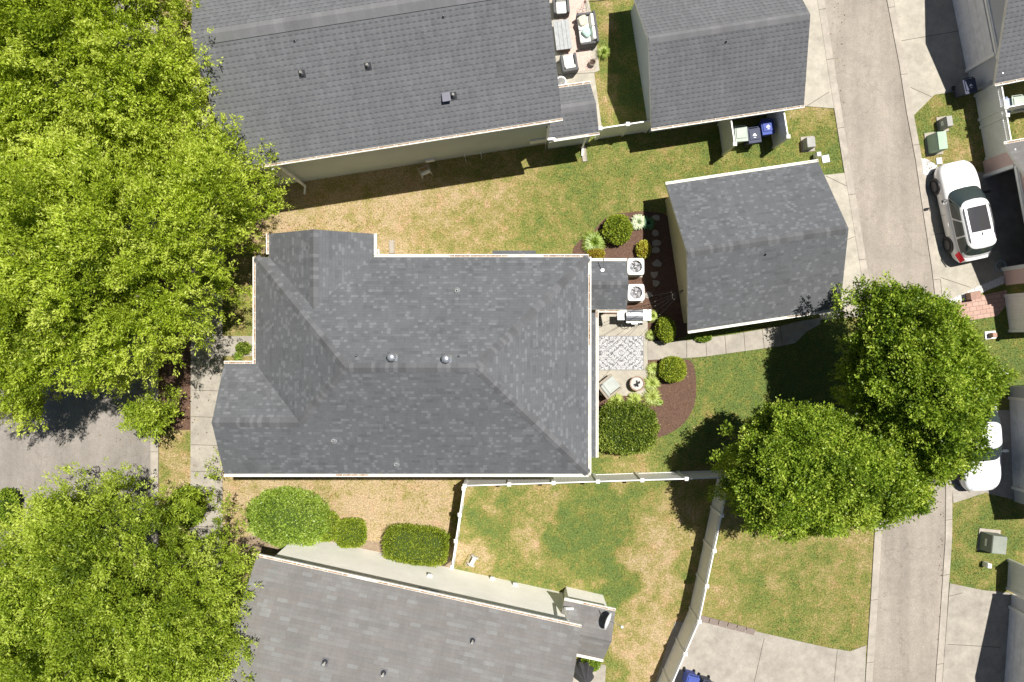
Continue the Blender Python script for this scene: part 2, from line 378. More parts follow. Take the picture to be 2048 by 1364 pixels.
def leaves(base, d, L, Wd, rng):
    """rhombic leaves from base points along direction d"""
    N = len(base); s = unit(np.cross(d, rng.normal(size=(N, 3))))
    nrm = np.cross(s, d); L = L[:, None]; Wd = Wd[:, None]
    mid = base + d * L * .45 + nrm * L * .06
    return np.stack([base, mid + s * Wd, base + d * L - nrm * L * .08, mid - s * Wd], 1)

# ---------------------------------------------------------------- paving
PAVED = []
def flat(name, poly, z, mat, joints=(), w=.022, px=True, thick=.06):
    pts = GP(poly) if px else poly; PAVED.append(pts); mb = MB(); mb.prism(pts, z - thick, z)
    for a, c in joints:
        A = G(*a); B = G(*c); mb.beam((A.x, A.y, z), (B.x, B.y, z), w, .006, m=1)
    o = mb.build(name, [mat, M['joint']]); return struct(o)
AW = [(1400,-1500),(1623,-60),(1648,0),(1671,150),(1685,238),(1699,326),(1713,405),(1731,517),(1748,620),(1762,760),(1768,900),(1764,1046),(1756,1180),(1744,1364),(1740,1430),(1690,2600)]
AE = [(1540,-1500),(1763,-60),(1773,0),(1798,130),(1812,222),(1830,318),(1848,440),(1862,530),(1871,605),(1882,740),(1890,880),(1891,960),(1890,1078),(1878,1256),(1870,1364),(1866,1430),(1816,2600)]
KW = [(x-14, y) for x, y in AW]; KE = [(x+13, y) for x, y in AE]
flat('alley', AW + AE[::-1], .010, M['asph'], thick=.05)
def kerb(name, a, c, z, js):
    mb = MB(); pa = GP(a); pc = GP(c)
    for i in range(len(a) - 1):
        q = [pa[i], pa[i+1], pc[i+1], pc[i]]
        mb.prism([tuple(p) for p in q], -.05, z)
    for i in range(len(js)):
        A, B = js[i]; A = G(*A); B = G(*B); mb.beam((A.x, A.y, z), (B.x, B.y, z), .02, .006, m=1)
    return struct(mb.build(name, [M['kerb'], M['joint']]))
def lerp(l, y):
    for i in range(len(l)-1):
        if l[i][1] <= y <= l[i+1][1]:
            f = (y-l[i][1])/(l[i+1][1]-l[i][1]); return l[i][0]+(l[i+1][0]-l[i][0])*f
ys = [20, 120, 257, 390, 520, 660, 800, 930, 1062, 1200, 1325]
kerb('kerb', KW, AW, .05, [((lerp(KW, y), y), (lerp(AW, y), y-2)) for y in ys])
kerb('kerb', AE, KE, .05, [((lerp(AE, y), y), (lerp(KE, y), y-2)) for y in [16, 150, 291, 560, 700, 840, 1040, 1150, 1328]])
flat('street', [(-900,-900),(303,-900),(303,2300),(-900,2300)], .008, M['asph_l'], thick=.05)
kerb('kerb', [(303,-400),(303,200),(303,700),(303,1100),(303,1800)], [(318,-400),(318,200),(318,700),(318,1100),(318,1800)], .10,
     [((303, y), (318, y)) for y in (100, 260, 420, 580, 740, 903, 1060, 1220)])
sj = [((383, y), (446, y+2)) for y in (60, 115, 170, 225, 280, 335, 390, 445, 500, 555, 610, 665, 720, 780, 833, 889, 942, 998, 1052, 1106, 1160, 1215, 1270, 1325)]
flat('sidewalk', [(384,-400),(446,-400),(445,1800),(380,1800)], .035, M['conc2'], sj)
flat('front_walk', [(445,672),(560,672),(560,712),(445,712)], .030, M['conc2'])
flat('garden_strip', [(318,300),(384,300),(384,860),(318,860)], .012, M['mulch'])
flat('patio', [(1120,560),(1200,560),(1200,628),(1295,630),(1295,792),(1150,790)], .05, M['conc'], [((1150,718),(1200,718))])
flat('garden_path', [(1295.5,682),(1375,681),(1470,668),(1560,652),(1600,642),(1640,636),(1640,648),(1612,664),(1590,686),(1562,692),(1410,713),(1372,716),(1295.5,720)], .045, M['conc2'],
     [((1373,680),(1373,716)),((1411,676),(1413,713)),((1449,670),(1452,707)),((1487,664),(1490,702)),((1524,658),(1528,697)),((1560,652),(1564,691))])
flat('driveway', [(1610,352),(1650,350),(1690,346),(1717,502),(1737,632),(1640,640),(1600,480)], .035, M['conc'], [((1651,352),(1694,373)),((1680,485),(1717,470)),((1690,600),(1731,590))])
flat('driveway', [(1560,-60),(1612,-60),(1634,0),(1657,150),(1669,217),(1600,212)], .035, M['conc'], [((1614,212),(1658,184))])
flat('driveway', [(1785,-60),(1787,0),(1826,232),(1868,190),(1945,178),(1960,-60)], .035, M['conc'], [((1797,83),(1919,62)),((1820,175),(1862,194))], thick=.05)
flat('driveway', [(1836,318),(1862,350),(1874,345),(1970,345),(2120,330),(2120,520),(2010,556),(1886,606),(1884,600),(1862,440)], .035, M['conc'],
     [((1864,470),(2040,440)),((1880,555),(1940,575)),((1880,558),(1884,600)),((1990,350),(2030,545))])
flat('driveway', [(1904,820),(2030,820),(2030,1000),(1970,985),(1906,1006),(1903,960)], .035, M['conc2'], [((1903,960),(1940,985))])
flat('driveway', [(1899,1166),(1965,1180),(2020,1185),(2020,1430),(1882,1430),(1884,1364)], .035, M['conc2'], [((1893,1288),(2000,1294)),((1897,1192),(1925,1185))])
flat('driveway', [(1350,1243),(1400,1243),(1510,1262),(1660,1296),(1700,1302),(1732,1290),(1729,1364),(1724,1430),(1300,1430),(1310,1364)], .035, M['conc2'],
     [((1528,1275),(1508,1364)),((1674,1300),(1665,1390))])
mb = MB(); r_ = [(1402,1230),(1512,1259),(1508,1270),(1399,1242)]
for i in range(6):
    a0, a1 = i/6, (i+1)/6 - .012
    q = [(r_[0][0]+(r_[1][0]-r_[0][0])*a0, r_[0][1]+(r_[1][1]-r_[0][1])*a0), (r_[0][0]+(r_[1][0]-r_[0][0])*a1, r_[0][1]+(r_[1][1]-r_[0][1])*a1),
         (r_[3][0]+(r_[2][0]-r_[3][0])*a1, r_[3][1]+(r_[2][1]-r_[3][1])*a1), (r_[3][0]+(r_[2][0]-r_[3][0])*a0, r_[3][1]+(r_[2][1]-r_[3][1])*a0)]
    mb.prism(GP(q), 0, .05)
struct(mb.build('paver_edging', plain('brown_pavers', (.30, .24, .21), .9, fine=.6), bevel=.008))
flat('patio', [(1130,1316),(1212,1330),(1206,1430),(1090,1430)], .035, M['conc2'])
flat('patio', [(1090,-60),(1176,-60),(1177,0),(1191,70),(1199,141),(1188,146),(1204,258),(1180,262),(1090,250)], .04, M['conc'], [((1100,128),(1194,118)),((1105,150),(1188,146)),((1177,4),(1230,-2))])
flat('paver_walk', [(1889,617),(1942,596),(2012,580),(2016,605),(1994,632),(1925,643)], .035, None or M['conc'])
pv = bpy.data.objects['paver_walk']; m, t, b = newmat('pink_brick_pavers'); b.inputs['Roughness'].default_value = .9
g_ = t.nodes.new('ShaderNodeNewGeometry'); mp = t.nodes.new('ShaderNodeMapping'); mp.inputs['Rotation'].default_value = (0, 0, -.15)
t.links.new(g_.outputs['Position'], mp.inputs[0]); bt = t.nodes.new('ShaderNodeTexBrick'); t.links.new(mp.outputs[0], bt.inputs[0])
bt.inputs['Scale'].default_value = 1; bt.inputs['Brick Width'].default_value = .3; bt.inputs['Row Height'].default_value = .2; bt.inputs['Mortar Size'].default_value = .012
bt.inputs['Color1'].default_value = (.50, .33, .27, 1); bt.inputs['Color2'].default_value = (.44, .28, .225, 1); bt.inputs['Mortar'].default_value = (.24, .18, .15, 1)
t.links.new(mixc(t, .6, bt.outputs[0], ramp(t, noise(t, 12), [(.3, .8), (.7, 1.1)]), 'MULTIPLY'), b.inputs['Base Color']); pv.data.materials[0] = m; M['pavers'] = m
def smoothpoly(p, n=2):
    for _ in range(n):
        q = []
        for i in range(len(p)):
            a, c = p[i], p[(i+1) % len(p)]
            q += [(a[0]*.75+c[0]*.25, a[1]*.75+c[1]*.25), (a[0]*.25+c[0]*.75, a[1]*.25+c[1]*.75)]
        p = q
    return p
flat('mulch_bed', smoothpoly([(1140,505),(1158,480),(1182,468),(1200,446),(1218,430),(1258,424),(1300,422),(1344,430),(1392,560),(1396,682),(1250,681),(1150,690)]), .018, M['mulch'])
flat('mulch_bed', smoothpoly([(1150,780),(1240,720),(1300,719),(1376,717),(1388,728),(1393,765),(1391,810),(1368,850),(1330,872),(1300,878),(1260,880),(1150,880)]), .018, M['mulch'])
flat('bare_earth', smoothpoly([(470,1075),(560,1060),(700,1075),(760,1085),(905,1105),(905,1150),(640,1100),(500,1110)]), .006, plain('dry_earth', (.42, .32, .22), .95, c2=(.30, .22, .15), scale=4, fine=.8))

# ---------------------------------------------------------------- house kit
def roofmesh(name, faces, mat, parent, thick=.17):
    mb = MB(); vi = {}; vl = []
    def ix(p):
        k = (round(p[0], 3), round(p[1], 3), round(p[2], 3))
        if k not in vi: vi[k] = len(vl); vl.append(Vector(p))
        return vi[k]
    F_ = []
    for f in faces:
        q = [ix(p) for p in f]; n = (vl[q[1]] - vl[q[0]]).cross(vl[q[2]] - vl[q[0]])
        # newell normal
        N = Vector((0, 0, 0))
        for i in range(len(q)):
            a, c = vl[q[i]], vl[q[(i+1) % len(q)]]; N += a.cross(c)
        if N.z < 0: q.reverse()
        F_.append(q)
    n = len(vl); ed = {}
    for q in F_:
        for i in range(len(q)): ed[(q[i], q[(i+1) % len(q)])] = 1
    fs = []; ms = []
    for q in F_: fs.append(q); ms.append(0); fs.append([i + n for i in q][::-1]); ms.append(1)
    for (a, c) in ed:
        if (c, a) not in ed: fs.append([a, a + n, c + n, c]); ms.append(1)
    mb.v = [tuple(v) for v in vl] + [(v.x, v.y, v.z - thick) for v in vl]; mb.f = fs; mb.m = ms
    return mb.build(name, [mat, M['trim']], parent, uvmode=1)
def cap(p0, p1, nA, nB, mat, roof, w=.17, lift=.022, name='ridge_cap'):
    p0 = Vector(p0); p1 = Vector(p1); e = (p1 - p0); L = e.length; e.normalize(); mb = MB()
    def dn(n):
        d = n.cross(e).normalized()
        return d if d.z < 0 else -d
    a, c = dn(nA), dn(nB); up = Vector((0, 0, lift * 1.5))
    P0 = [p0 + a*w + nA*lift*.5, p0 + up, p0 + c*w + nB*lift*.5]; P1 = [q + e * L for q in P0]
    lo = [Vector(q) - Vector((0, 0, .02 + lift)) for q in P0 + P1]
    mb.v = [tuple(q) for q in P0 + P1] + [tuple(q) for q in lo]
    mb.f = [[0, 1, 4, 3], [1, 2, 5, 4], [6, 0, 3, 9], [2, 8, 11, 5], [0, 6, 7, 1], [1, 7, 8, 2], [3, 4, 10, 9], [4, 5, 11, 10]]; mb.m = [0] * 8
    me = bpy.data.meshes.new(name); org = ORG[roof]
    me.from_pydata([(v[0]-org.x, v[1]-org.y, v[2]-org.z) for v in mb.v], [], mb.f); me.materials.append(mat)
    uv = me.uv_layers.new(name='UVMap')
    for p in me.polygons:
        for li in p.loop_indices:
            q = me.vertices[me.loops[li].vertex_index].co + org; uv.data[li].uv = ((q - p0).dot(e), 1.0 + .01 * p0.x)
    o = bpy.data.objects.new(name, me); COL.objects.link(o); o.parent = roof; ORG[o] = org; return o
def fnormal(f):
    N = Vector((0, 0, 0))
    for i in range(len(f)): N += Vector(f[i]).cross(Vector(f[(i+1) % len(f)]))
    N.normalize(); return N if N.z > 0 else -N
def gutter(p0, p1, out, parent, dirt=.6, step=.62, w=.11, caps=True):
    p0 = Vector(p0); p1 = Vector(p1); out = Vector(out).normalized(); e = (p1 - p0); L = e.length; e.normalize(); d = Vector((0, 0, -1)); mb = MB()
    def sl(o0, o1, z0, z1, m=0, a=0, b_=None):
        b_ = L if b_ is None else b_
        A = [p0 + e*s + out*o + d*z for s in (a, b_) for o in (o0, o1) for z in (z0, z1)]
        mb.add(A, [(0,1,3,2), (4,6,7,5), (0,4,5,1), (2,3,7,6), (0,2,6,4), (1,5,7,3)], m)
    sl(.004, .014, .015, .13); sl(w-.016, w, .005, .13); sl(.014, w-.016, .118, .13); sl(w-.03, w+.004, .0, .012)
    sl(0.004, w, .005, .13, 0, -.012, 0); sl(0.004, w, .005, .13, 0, L, L+.012)
    # bed of litter in stretches, bare metal between
    s = 0
    rr = random.Random(int(p0.x*97+p0.y*31))
    while s < L:
        l = min(rr.uniform(.5, 1.8), L - s)
        sl(.0145, w-.0165, .05, .10, 1 if rr.random() < dirt else 2, s, s + l); s += l
    k = step * .5
    while k < L: sl(.014, w-.03, .012, .03, 0, k, k + .02); k += step
    return mb.build('gutter', [M['trim'], M['debris'], M['gut_in']], parent)
def walls(pts, mat, parent, name='wall', z0=-.02, thick=.12):
    """pts: closed list of (x, y, ztop) ; vertical quads with thickness inward are not needed, double sheet"""
    mb = MB(); n = len(pts)
    if sum(pts[i][0]*pts[(i+1) % n][1]-pts[(i+1) % n][0]*pts[i][1] for i in range(n)) < 0: pts = pts[::-1]
    for i in range(n):
        a, c = pts[i], pts[(i+1) % n]
        if a[2] is None: continue
        mb.quad((a[0], a[1], z0), (c[0], c[1], z0), (c[0], c[1], c[2] if c[2] is not None else a[2]), (a[0], a[1], a[2]))
    o = mb.build(name, mat, parent)
    return o
def window(parent, a, c, z0, z1, out, n=2):
    """a, c: ends on the wall (2D), out: outward normal; frame, pane"""
    a = Vector((*a[:2], 0)); c = Vector((*c[:2], 0)); out = Vector((*out[:2], 0)).normalized(); e = (c - a); L = e.length; e.normalize()
    mb = MB(); Z = Vector((0, 0, 1)); o0 = out * .03
    for p, q in ((a+Z*z0, c+Z*z0), (a+Z*z1, c+Z*z1), (a+Z*(z0+z1)/2, c+Z*(z0+z1)/2)): mb.beam(p+o0-e*.05, q+o0+e*.05, .06, .08)
    for k in range(n + 1):
        q = a + e * (L * k / n); mb.beam(q+Z*(z0+.041)+o0, q+Z*(z1-.041)+o0, .07, .055)
    f = mb.build('window', M['trim'], parent)
    g = MB(); g.quad(a+Z*z0+out*.012, c+Z*z0+out*.012, c+Z*z1+out*.012, a+Z*z1+out*.012); g.build('pane', M['glass'], f); return f
def downspout(parent, p, z, foot, outv=(0, -1)):
    mb = MB(); o = Vector((*outv, 0)).normalized()
    p = Vector(p); mb.beam(p, p - o * .3 + Vector((0, 0, -.3)), .07, .09); q = p - o * .3 + Vector((0, 0, -.3))
    mb.beam(q, (q.x, q.y, .25), .07, .09); mb.beam((q.x, q.y, .25), (q.x + o.x*.35, q.y + o.y*.35, .08), .07, .09)
    return mb.build('downspout', M['vinyl'], parent)
def pipevent(parent, px, py, p0, n, kind='pipe', label=None):
    q = onplane(px, py, p0, n); mb = MB()
    if kind == 'pipe':
        mb.lathe([(.105, .0), (.10, .035), (.045, .09)], q + Vector((0,0,-.01)), 14, m=0)
        mb.lathe([(.038, .0), (.038, .26), (.030, .26), (.030, .18)], q, 12, m=1); mb.box(q + n*.006, (.26, .3, .012), tilt=n.to_track_quat('Z', 'Y').to_matrix(), m=2)
        return mb.build('pipe_vent', [M['metal_d'], M['trim'], M['metal_d']], parent, smooth=False)
    if kind == 'small':
        mb.lathe([(.05, -.02), (.045, .04), (.022, .05), (.022, .16), (.0, .165)], q, 10); return mb.build('pipe_vent', M['metal_d'], parent)
    if kind == 'ring':
        mb.lathe([(.15, .0), (.12, .03), (.07, .06), (.065, .12), (.04, .13), (.036, .03)], q + Vector((0,0,-.01)), 18); return mb.build('pipe_vent', [M['metal_ring']], parent, smooth=True)
    if kind == 'box':
        mb.box(q + Vector((0, 0, .08)), (.28, .30, .12), rz=.15); mb.box(q + Vector((0, 0, .15)), (.33, .35, .02), rz=.15); return mb.build('box_vent', plain('slate_vent_metal', (.13, .13, .17), .5), parent, bevel=.01)
    if kind == 'turbine':
        mb.box(q + Vector((0, .02, .012)), (.52, .5, .012), tilt=n.to_track_quat('Z', 'Y').to_matrix(), m=0)
        mb.lathe([(.20, -.06), (.17, .14), (.155, .22)], q, 24)
        N_ = 22
        for k in range(N_):
            a0 = 2*math.pi*k/N_; a1 = a0 + .2; R = []
            for j in range(6):
                s = j/5; z = .22 + .26*s; r = .155 + .06*math.sin(math.pi*s)
                R.append([q + Vector((r*math.cos(a0), r*math.sin(a0), z)), q + Vector(((r+.018)*math.cos(a1), (r+.018)*math.sin(a1), z))])
            mb.grid(R)
        mb.lathe([(.165, .48), (.15, .51), (.08, .535), (.0, .54)], q, 24)
        mb.v = [tuple(q + (Vector(v) - q)*.74) for v in mb.v]
        return mb.build('turbine_vent', plain('bright_vent_metal', (.72, .74, .77), .28, .75), parent, smooth=True)
M['metal_ring'] = plain('lead_flashing', (.36, .37, .38), .5, .5)
def gable(parent, mat, capmat, c0, c1, depth, ze, pitch, over_w=.33, g0=True, g1=True, dirt=.6, side=-1, wallmat=None, capw=.17, wall_in=.33, make_walls=True):
    """gable roof: eave line c0->c1 (3D xy), the body extends 'depth' to the left of it; returns dict"""
    c0 = Vector((c0[0], c0[1], ze)); c1 = Vector((c1[0], c1[1], ze)); e = (c1 - c0).normalized(); n = Vector((-e.y, e.x, 0))
    zr = ze + pitch * depth / 2; r0 = c0 + n*depth/2; r0.z = zr; r1 = c1 + n*depth/2; r1.z = zr
    d0 = c0 + n*depth; d1 = c1 + n*depth
    A = [c0, c1, r1, r0]; B = [r0, r1, d1, d0]
    rf = roofmesh('roof', [A, B], mat, parent)
    cap(r0 + e*(.5 if capw > .25 else .02), r1 - e*.5 if capw > .25 else r1 - e*.02, fnormal(A), fnormal(B), capmat, rf, w=capw, lift=.07 if capw > .25 else .022)
    if g0: gutter(c0, c1, -n, parent, dirt)
    if g1: gutter(d1, d0, n, parent, dirt)
    if make_walls:
        i = wall_in; w = [c0+e*i+n*i, c1-e*i+n*i, d1-e*i-n*i, d0+e*i-n*i]; zt = ze - .17 + pitch*i
        mid = lambda a, c: (a + c) / 2
        m1 = mid(w[1], w[2]); m0 = mid(w[3], w[0])
        pts = [(w[0].x, w[0].y, zt), (w[1].x, w[1].y, zt), (m1.x, m1.y, zr-.17), (w[2].x, w[2].y, zt), (w[3].x, w[3].y, zt), (m0.x, m0.y, zr-.17)]
        walls(pts, wallmat, parent)
    return dict(A=A, B=B, nA=fnormal(A), nB=fnormal(B), c0=c0, c1=c1, d0=d0, d1=d1, r0=r0, r1=r1, e=e, n=n, roof=rf)

# ---- main house
PX = 1 / GS
E = 5.2; pt = .6
def V(px, py, z): return G(px, py, z)
hs = thing('house', 'two storey pale yellow house under a charcoal hipped shingle roof, centre of the photo', 'house', G(870, 720))
zr = E + pt*186*PX
a = V(584,538,E); b_ = V(1155,538,E); c_ = V(1155,910,E); yr = 724
r1 = V(762, yr, zr); r2 = V(968, yr, zr)
pw = (zr - E) / ((762-584)*PX)
zp = E + pt*94*PX; d_ = V(530,910,E); p_ = V(530,816,zp); q_ = V(530,721,E); s_ = V(584,721,E)
# exact: wing ridge where the south plane and the west plane agree
xt = 584 + (zp - E)/pw*GS; t_ = V(xt, 816, zp)
zw = E + pt*90*PX; u_ = V(697, 538+90, zw); w1 = V(607,538,E); w2 = V(787,538,E); w3 = V(787,498,E); w4 = V(607,498,E); wt = V(697,498,zw)
south = [d_, c_, r2, r1, t_, p_]; west = [a, s_, t_, r1]; wn = [q_, p_, t_, s_]; north = [a, r1, r2, b_, w2, u_, w1]
east = [b_, r2, c_]; wE = [w2, w3, wt, u_]; wW = [w1, u_, wt, w4]
rf = roofmesh('roof', [south, west, wn, north, east, wE, wW], M['roof_main'], hs)
nS, nW, nWN, nN, nE, nwE, nwW = map(fnormal, (south, west, wn, north, east, wE, wW))
cm = M['cap_main']
cap(r1, r2, nN, nS, cm, rf, w=.2); cap(r1, t_, nW, nS, cm, rf, name='hip_cap'); cap(p_, t_, nWN, nS, cm, rf, w=.2); cap(a, r1, nN, nW, cm, rf, name='hip_cap')
cap(r2, b_, nN, nE, cm, rf, name='hip_cap'); cap(r2, c_, nE, nS, cm, rf, name='hip_cap'); cap(wt, u_, nwE, nwW, cm, rf, w=.2)
gutter(d_, c_, (0,-1,0), hs, .12); gutter(c_, b_, (1,0,0), hs, .22); gutter(b_, w2, (0,1,0), hs, .4); gutter(w2 + Vector((0,.13,0)), w3, (1,0,0), hs, .6)
gutter(a, s_, (-1,0,0), hs, .8); gutter(s_ + Vector((-.13,0,0)), q_, (0,1,0), hs, .3); gutter(w4, w1 + Vector((0,.13,0)), (-1,0,0), hs, .8)
zt = E - .17 + pt*.32
def q2(px, py, z): v = G(px, py); return (v.x, v.y, z)
walls([q2(545,896,zt), q2(1141,896,zt), q2(1141,552,zt), q2(773,552,zt), q2(773,512,zt), q2(697,512,zw-.17), q2(621,512,zt), q2(621,552,zt),
       q2(598,552,zt), q2(598,735,zt), q2(545,735,zt), q2(545,816,zp-.17)], M['s_main'], hs)
for x0, x1 in ((640,680), (820,860), (960,1000)): window(hs, G(x0,896), G(x1,896), 3.1, 4.5, (0,-1))
window(hs, G(850,552), G(890,552), 3.1, 4.5, (0,1)); window(hs, G(1141,600), G(1141,650), 3.4, 4.5, (1,0)); window(hs, G(1141,780), G(1141,840), 3.4, 4.5, (1,0))
window(hs, G(545,790), G(545,850), 3.1, 4.5, (-1,0))
pN = Vector(r1); pS = Vector(r1)
pipevent(rf, 785, 714, pN, nN, 'turbine'); pipevent(rf, 893, 717, pN, nN, 'turbine'); pipevent(rf, 913, 582, pN, nN, 'ring')
pipevent(rf, 667, 881, pS, nS, 'ring'); pipevent(rf, 792, 928, pS, nS, 'ring'); pipevent(rf, 713, 711, pN, nN, 'small'); pipevent(rf, 918, 712, pN, nN, 'small')
# low roof strip along the east wall, and the storage wing beside the air conditioners
zl = 2.75; st = [V(1141,630,zl+.62), V(1179,630,zl), V(1179,897,zl), V(1141,897,zl+.62)]
lr = roofmesh('porch_roof', [st], M['roof_main'], hs, .12); gutter(st[2], st[1]+Vector((0,.12,0)), (1,0,0), hs, .25)
sa = [V(1141,534,zl), V(1236,534,zl), V(1236,580,zl+.6), V(1141,580,zl+.6)]; sb = [V(1141,580,zl+.6), V(1236,580,zl+.6), V(1236,624,zl), V(1141,624,zl)]
r_s = roofmesh('storage_roof', [sa, sb], M['roof_main'], hs, .14); cap(sa[3], sa[2], fnormal(sa), fnormal(sb), cm, r_s, w=.16)
gutter(sa[1], sa[0], (0,1,0), hs, .3); gutter(V(1183,624,zl), sb[2], (0,-1,0), hs, .1)
walls([q2(1141,544,zl-.05), q2(1226,544,zl-.05), q2(1226,580,zl+.45), q2(1226,614,zl-.05), q2(1141,614,zl-.05)], M['s_main'], hs, 'storage_wall')
for y in (640, 760, 880): mb = MB(); mb.box(G(1173, y, zl/2), (.14, .14, zl-.1)); mb.build('porch_post', M['trim'], hs)
by = [V(988,538,2.95), V(1068,538,2.95), V(1068,514,2.6), V(988,514,2.6)]; roofmesh('bay_roof', [by], M['roof_main'], hs, .1)
mb = MB(); mb.box((G(1028,535).x, G(1028,533).y, 1.3), (1.7, .75, 2.5)); mb.build('bay_wall', M['s_main'], hs)
downspout(hs, P(757, 500, 5.0), 5, None, (0, 1))
# antenna bracket on the storage roof
q = P(1205, 540, 3.0); mb = MB(); mb.tube([q, q + Vector((.02, .1, .25)), q + Vector((0, .45, .38))], .018); mb.box(q, (.12, .1, .02)); mb.tube([q + Vector((0,.3,.36)), P(1182,537,2.95)], .006, 5)
mb.build('cable_bracket', M['metal'], hs)

# ---- north neighbour house
nh = thing('house', 'sage sided two storey house with light grey shingle roof beside the upper furnished patio', 'house', G(800, 210))
sw = G(541,388); se = G(1110,299); g = gable(nh, M['roof_north'], M['cap_north'], sw, se, 8.8, E, .5, dirt=.95, wallmat=M['s_north'], capw=.28, g1=False)
for kind, x, y in (('small',590,82),('pipe',604,148),('pipe',736,133),('small',887,34),('box',893,196),('pipe',907,192)): pipevent(g['roof'], x, y, g['c0'], g['nA'], kind)
e, n = g['e'], g['n']; wo = g['c0'] + n*.33
def along(px): f = (G(px, 0).x - wo.x) / e.x; return wo + e*f
for x0, x1, z0, z1 in ((828,866,3.9,4.8),(600,650,.9,2.2)): window(nh, along(x0), along(x1), z0, z1, -n) if z0 > 3 else None
mb = MB(); q = along(862); mb.box(Vector((q.x, q.y, .55)) - n*.06, (.4, .12, .3), rz=math.atan2(e.y, e.x)); q = along(1088); 
mb.build('meter_box', M['vinyl'], nh, bevel=.01)
mb = MB(); q = along(1075); mb.box(Vector((q.x, q.y, .9)) - n*.04, (.75, .08, .5), rz=math.atan2(e.y, e.x)); mb.build('vent_hood', M['vinyl'], nh, bevel=.01)
for x in (930, 962, 1090, 1115, 1135): mb = MB(); q = along(x) - n*.05; mb.tube([(q.x, q.y, .6), (q.x, q.y, .15), (q.x-n.x*.2, q.y-n.y*.2, .05)], .015, 6); mb.build('drain_pipe', M['vinyl'], nh)
downspout(nh, P(545,340,5.0), 5, None, (-.2,-1))
zs = 2.7; A0 = V(1092,309,zs); A1 = V(1185,295,zs); B1 = V(1177,250,zs+.6); B0 = V(1080,264,zs+.6); C1 = V(1169,205,zs); C0 = V(1072,218,zs)
sr = roofmesh('storage_roof', [[A0, A1, B1, B0], [B0, B1, C1, C0]], M['roof_north'], nh, .14)
cap(B0, B1, fnormal([A0,A1,B1,B0]), fnormal([B0,B1,C1,C0]), M['cap_north'], sr, w=.22)
gutter(A0, A1, (A1-A0).cross(Vector((0,0,1))), nh, .8); gutter(C1, C0, -(A1-A0).cross(Vector((0,0,1))), nh, .8)
walls([q2(1096,298,zs-.05), q2(1176,286,zs-.05), q2(1168,250,zs+.43), q2(1161,214,zs-.05), q2(1080,226,zs-.05)], M['s_north'], nh, 'storage_wall')
mb = MB(); q = P(1098, 248, 4.9); mb.beam(q, q + Vector((0, -.1, -2.0)), .08, .07); q2_ = q + Vector((0, -.1, -2.0)); mb.beam(q2_, q2_ + Vector((.35, .03, -.05)), .09, .07); mb.build('downspout', M['vinyl'], nh)
mb = MB(); q = P(1175, 272, 2.6); mb.beam(q, (q.x, q.y+.15, 2.3), .07, .07); mb.beam((q.x, q.y+.15, 2.3), (q.x, q.y+.1, .2), .07, .07); mb.beam((q.x, q.y+.1, .2), (q.x, q.y-.25, .06), .08, .06); mb.build('downspout', M['vinyl'], nh)

# ---- garages
EG = 2.2
def garage(label, sw, se, depth, pitch, roof, capm, wall, dirt, gutters=(True, True), capw=.2):
    o = thing('garage', label, 'garage', (sw + se) / 2)
    return o, gable(o, roof, capm, sw, se, depth, EG, pitch, dirt=dirt, wallmat=wall, g0=gutters[0], g1=gutters[1], capw=capw)
og, g1_ = garage('detached garage with charcoal gable roof and pale yellow end wall beside the patio path', G(1355,663), G(1641,620), 278*PX, .62, M['roof_main'], cm, M['s_main'], .25)
pipevent(g1_['roof'], 1531, 509, g1_['c0'], g1_['nA'], 'small')
mb = MB(); q = G(1347, 640); 
ng, g2_ = garage('detached garage with light grey gable roof above three wheeled bins', G(1286,282), G(1573,238), 272*PX, .64, M['roof_north'], M['cap_north'], M['s_north'], .9)
pipevent(g2_['roof'], 1452, 84, g2_['c0'], g2_['nA'], 'small')
def garage_door(parent, a, c, z1, out, mat, panels=4):
    a = Vector((*a[:2], 0)); c = Vector((*c[:2], 0)); out = Vector((*out[:2], 0)).normalized(); mb = MB(); h = z1 / panels
    for k in range(panels):
        z = h * (k + .5); mb.beam(a + out*.03 + Vector((0,0,z)), c + out*.03 + Vector((0,0,z)), .04, h - .012)
    d = mb.build('garage_door', mat, parent)
    t = MB()
    for q in (a, c): t.beam(q + out*.05 + Vector((0,0,0)), q + out*.05 + Vector((0,0,z1+.12)), .12, .14)
    t.beam(a + out*.05 + Vector((0,0,z1+.19)), c + out*.05 + Vector((0,0,z1+.19)), .06, .14)
    t.build('door_trim', M['vinyl'], parent)
for gg, pa in ((g1_, og), (g2_, ng)):
    e, n = gg['e'], gg['n']; base = gg['c1'] - e*.33; garage_door(pa, base + n*.8, base + n*5.4, 2.05, e, M['door_white'])

# ---- white house to the south
wh = thing('house', 'cream sided two storey house with brown grey shingle roof at the bottom edge', 'house', G(850, 1250))
# eave line runs east->west so the body lies south
nw = G(586,1052); ne = G(1142,1174); g = gable(wh, M['roof_white'], M['cap_north'], ne, nw, 10.2, E, .5, dirt=.85, wallmat=M['s_white'], g1=False)
gw = g
for x, y in ((945,1281),(650,1324),(767,1346)): pipevent(g['roof'], x, y, g['c0'], g['nA'], 'pipe')
e, n = g['e'], g['n']; wo = g['c1'] + n*.33
def alongw(px): f = (G(px, 0).x - wo.x) / e.x; return wo + e*f
window(wh, alongw(855), alongw(893), 3.7, 4.75, -n)
for x, z in ((868,1.9),(1030,.5),(985,.35)): mb = MB(); q = alongw(x) - n*.06; mb.box((q.x, q.y, z), (.2, .12, .2), rz=math.atan2(e.y, e.x)); mb.build('vent_hood', M['vinyl'], wh, bevel=.01)
zs = 2.75; A = V(1121,1162,zs); B = V(1215,1182,zs); C = V(1205,1227,zs+.6); D = V(1108,1206,zs+.6); Ee = V(1193,1271,zs); Ff = V(1096,1250,zs)
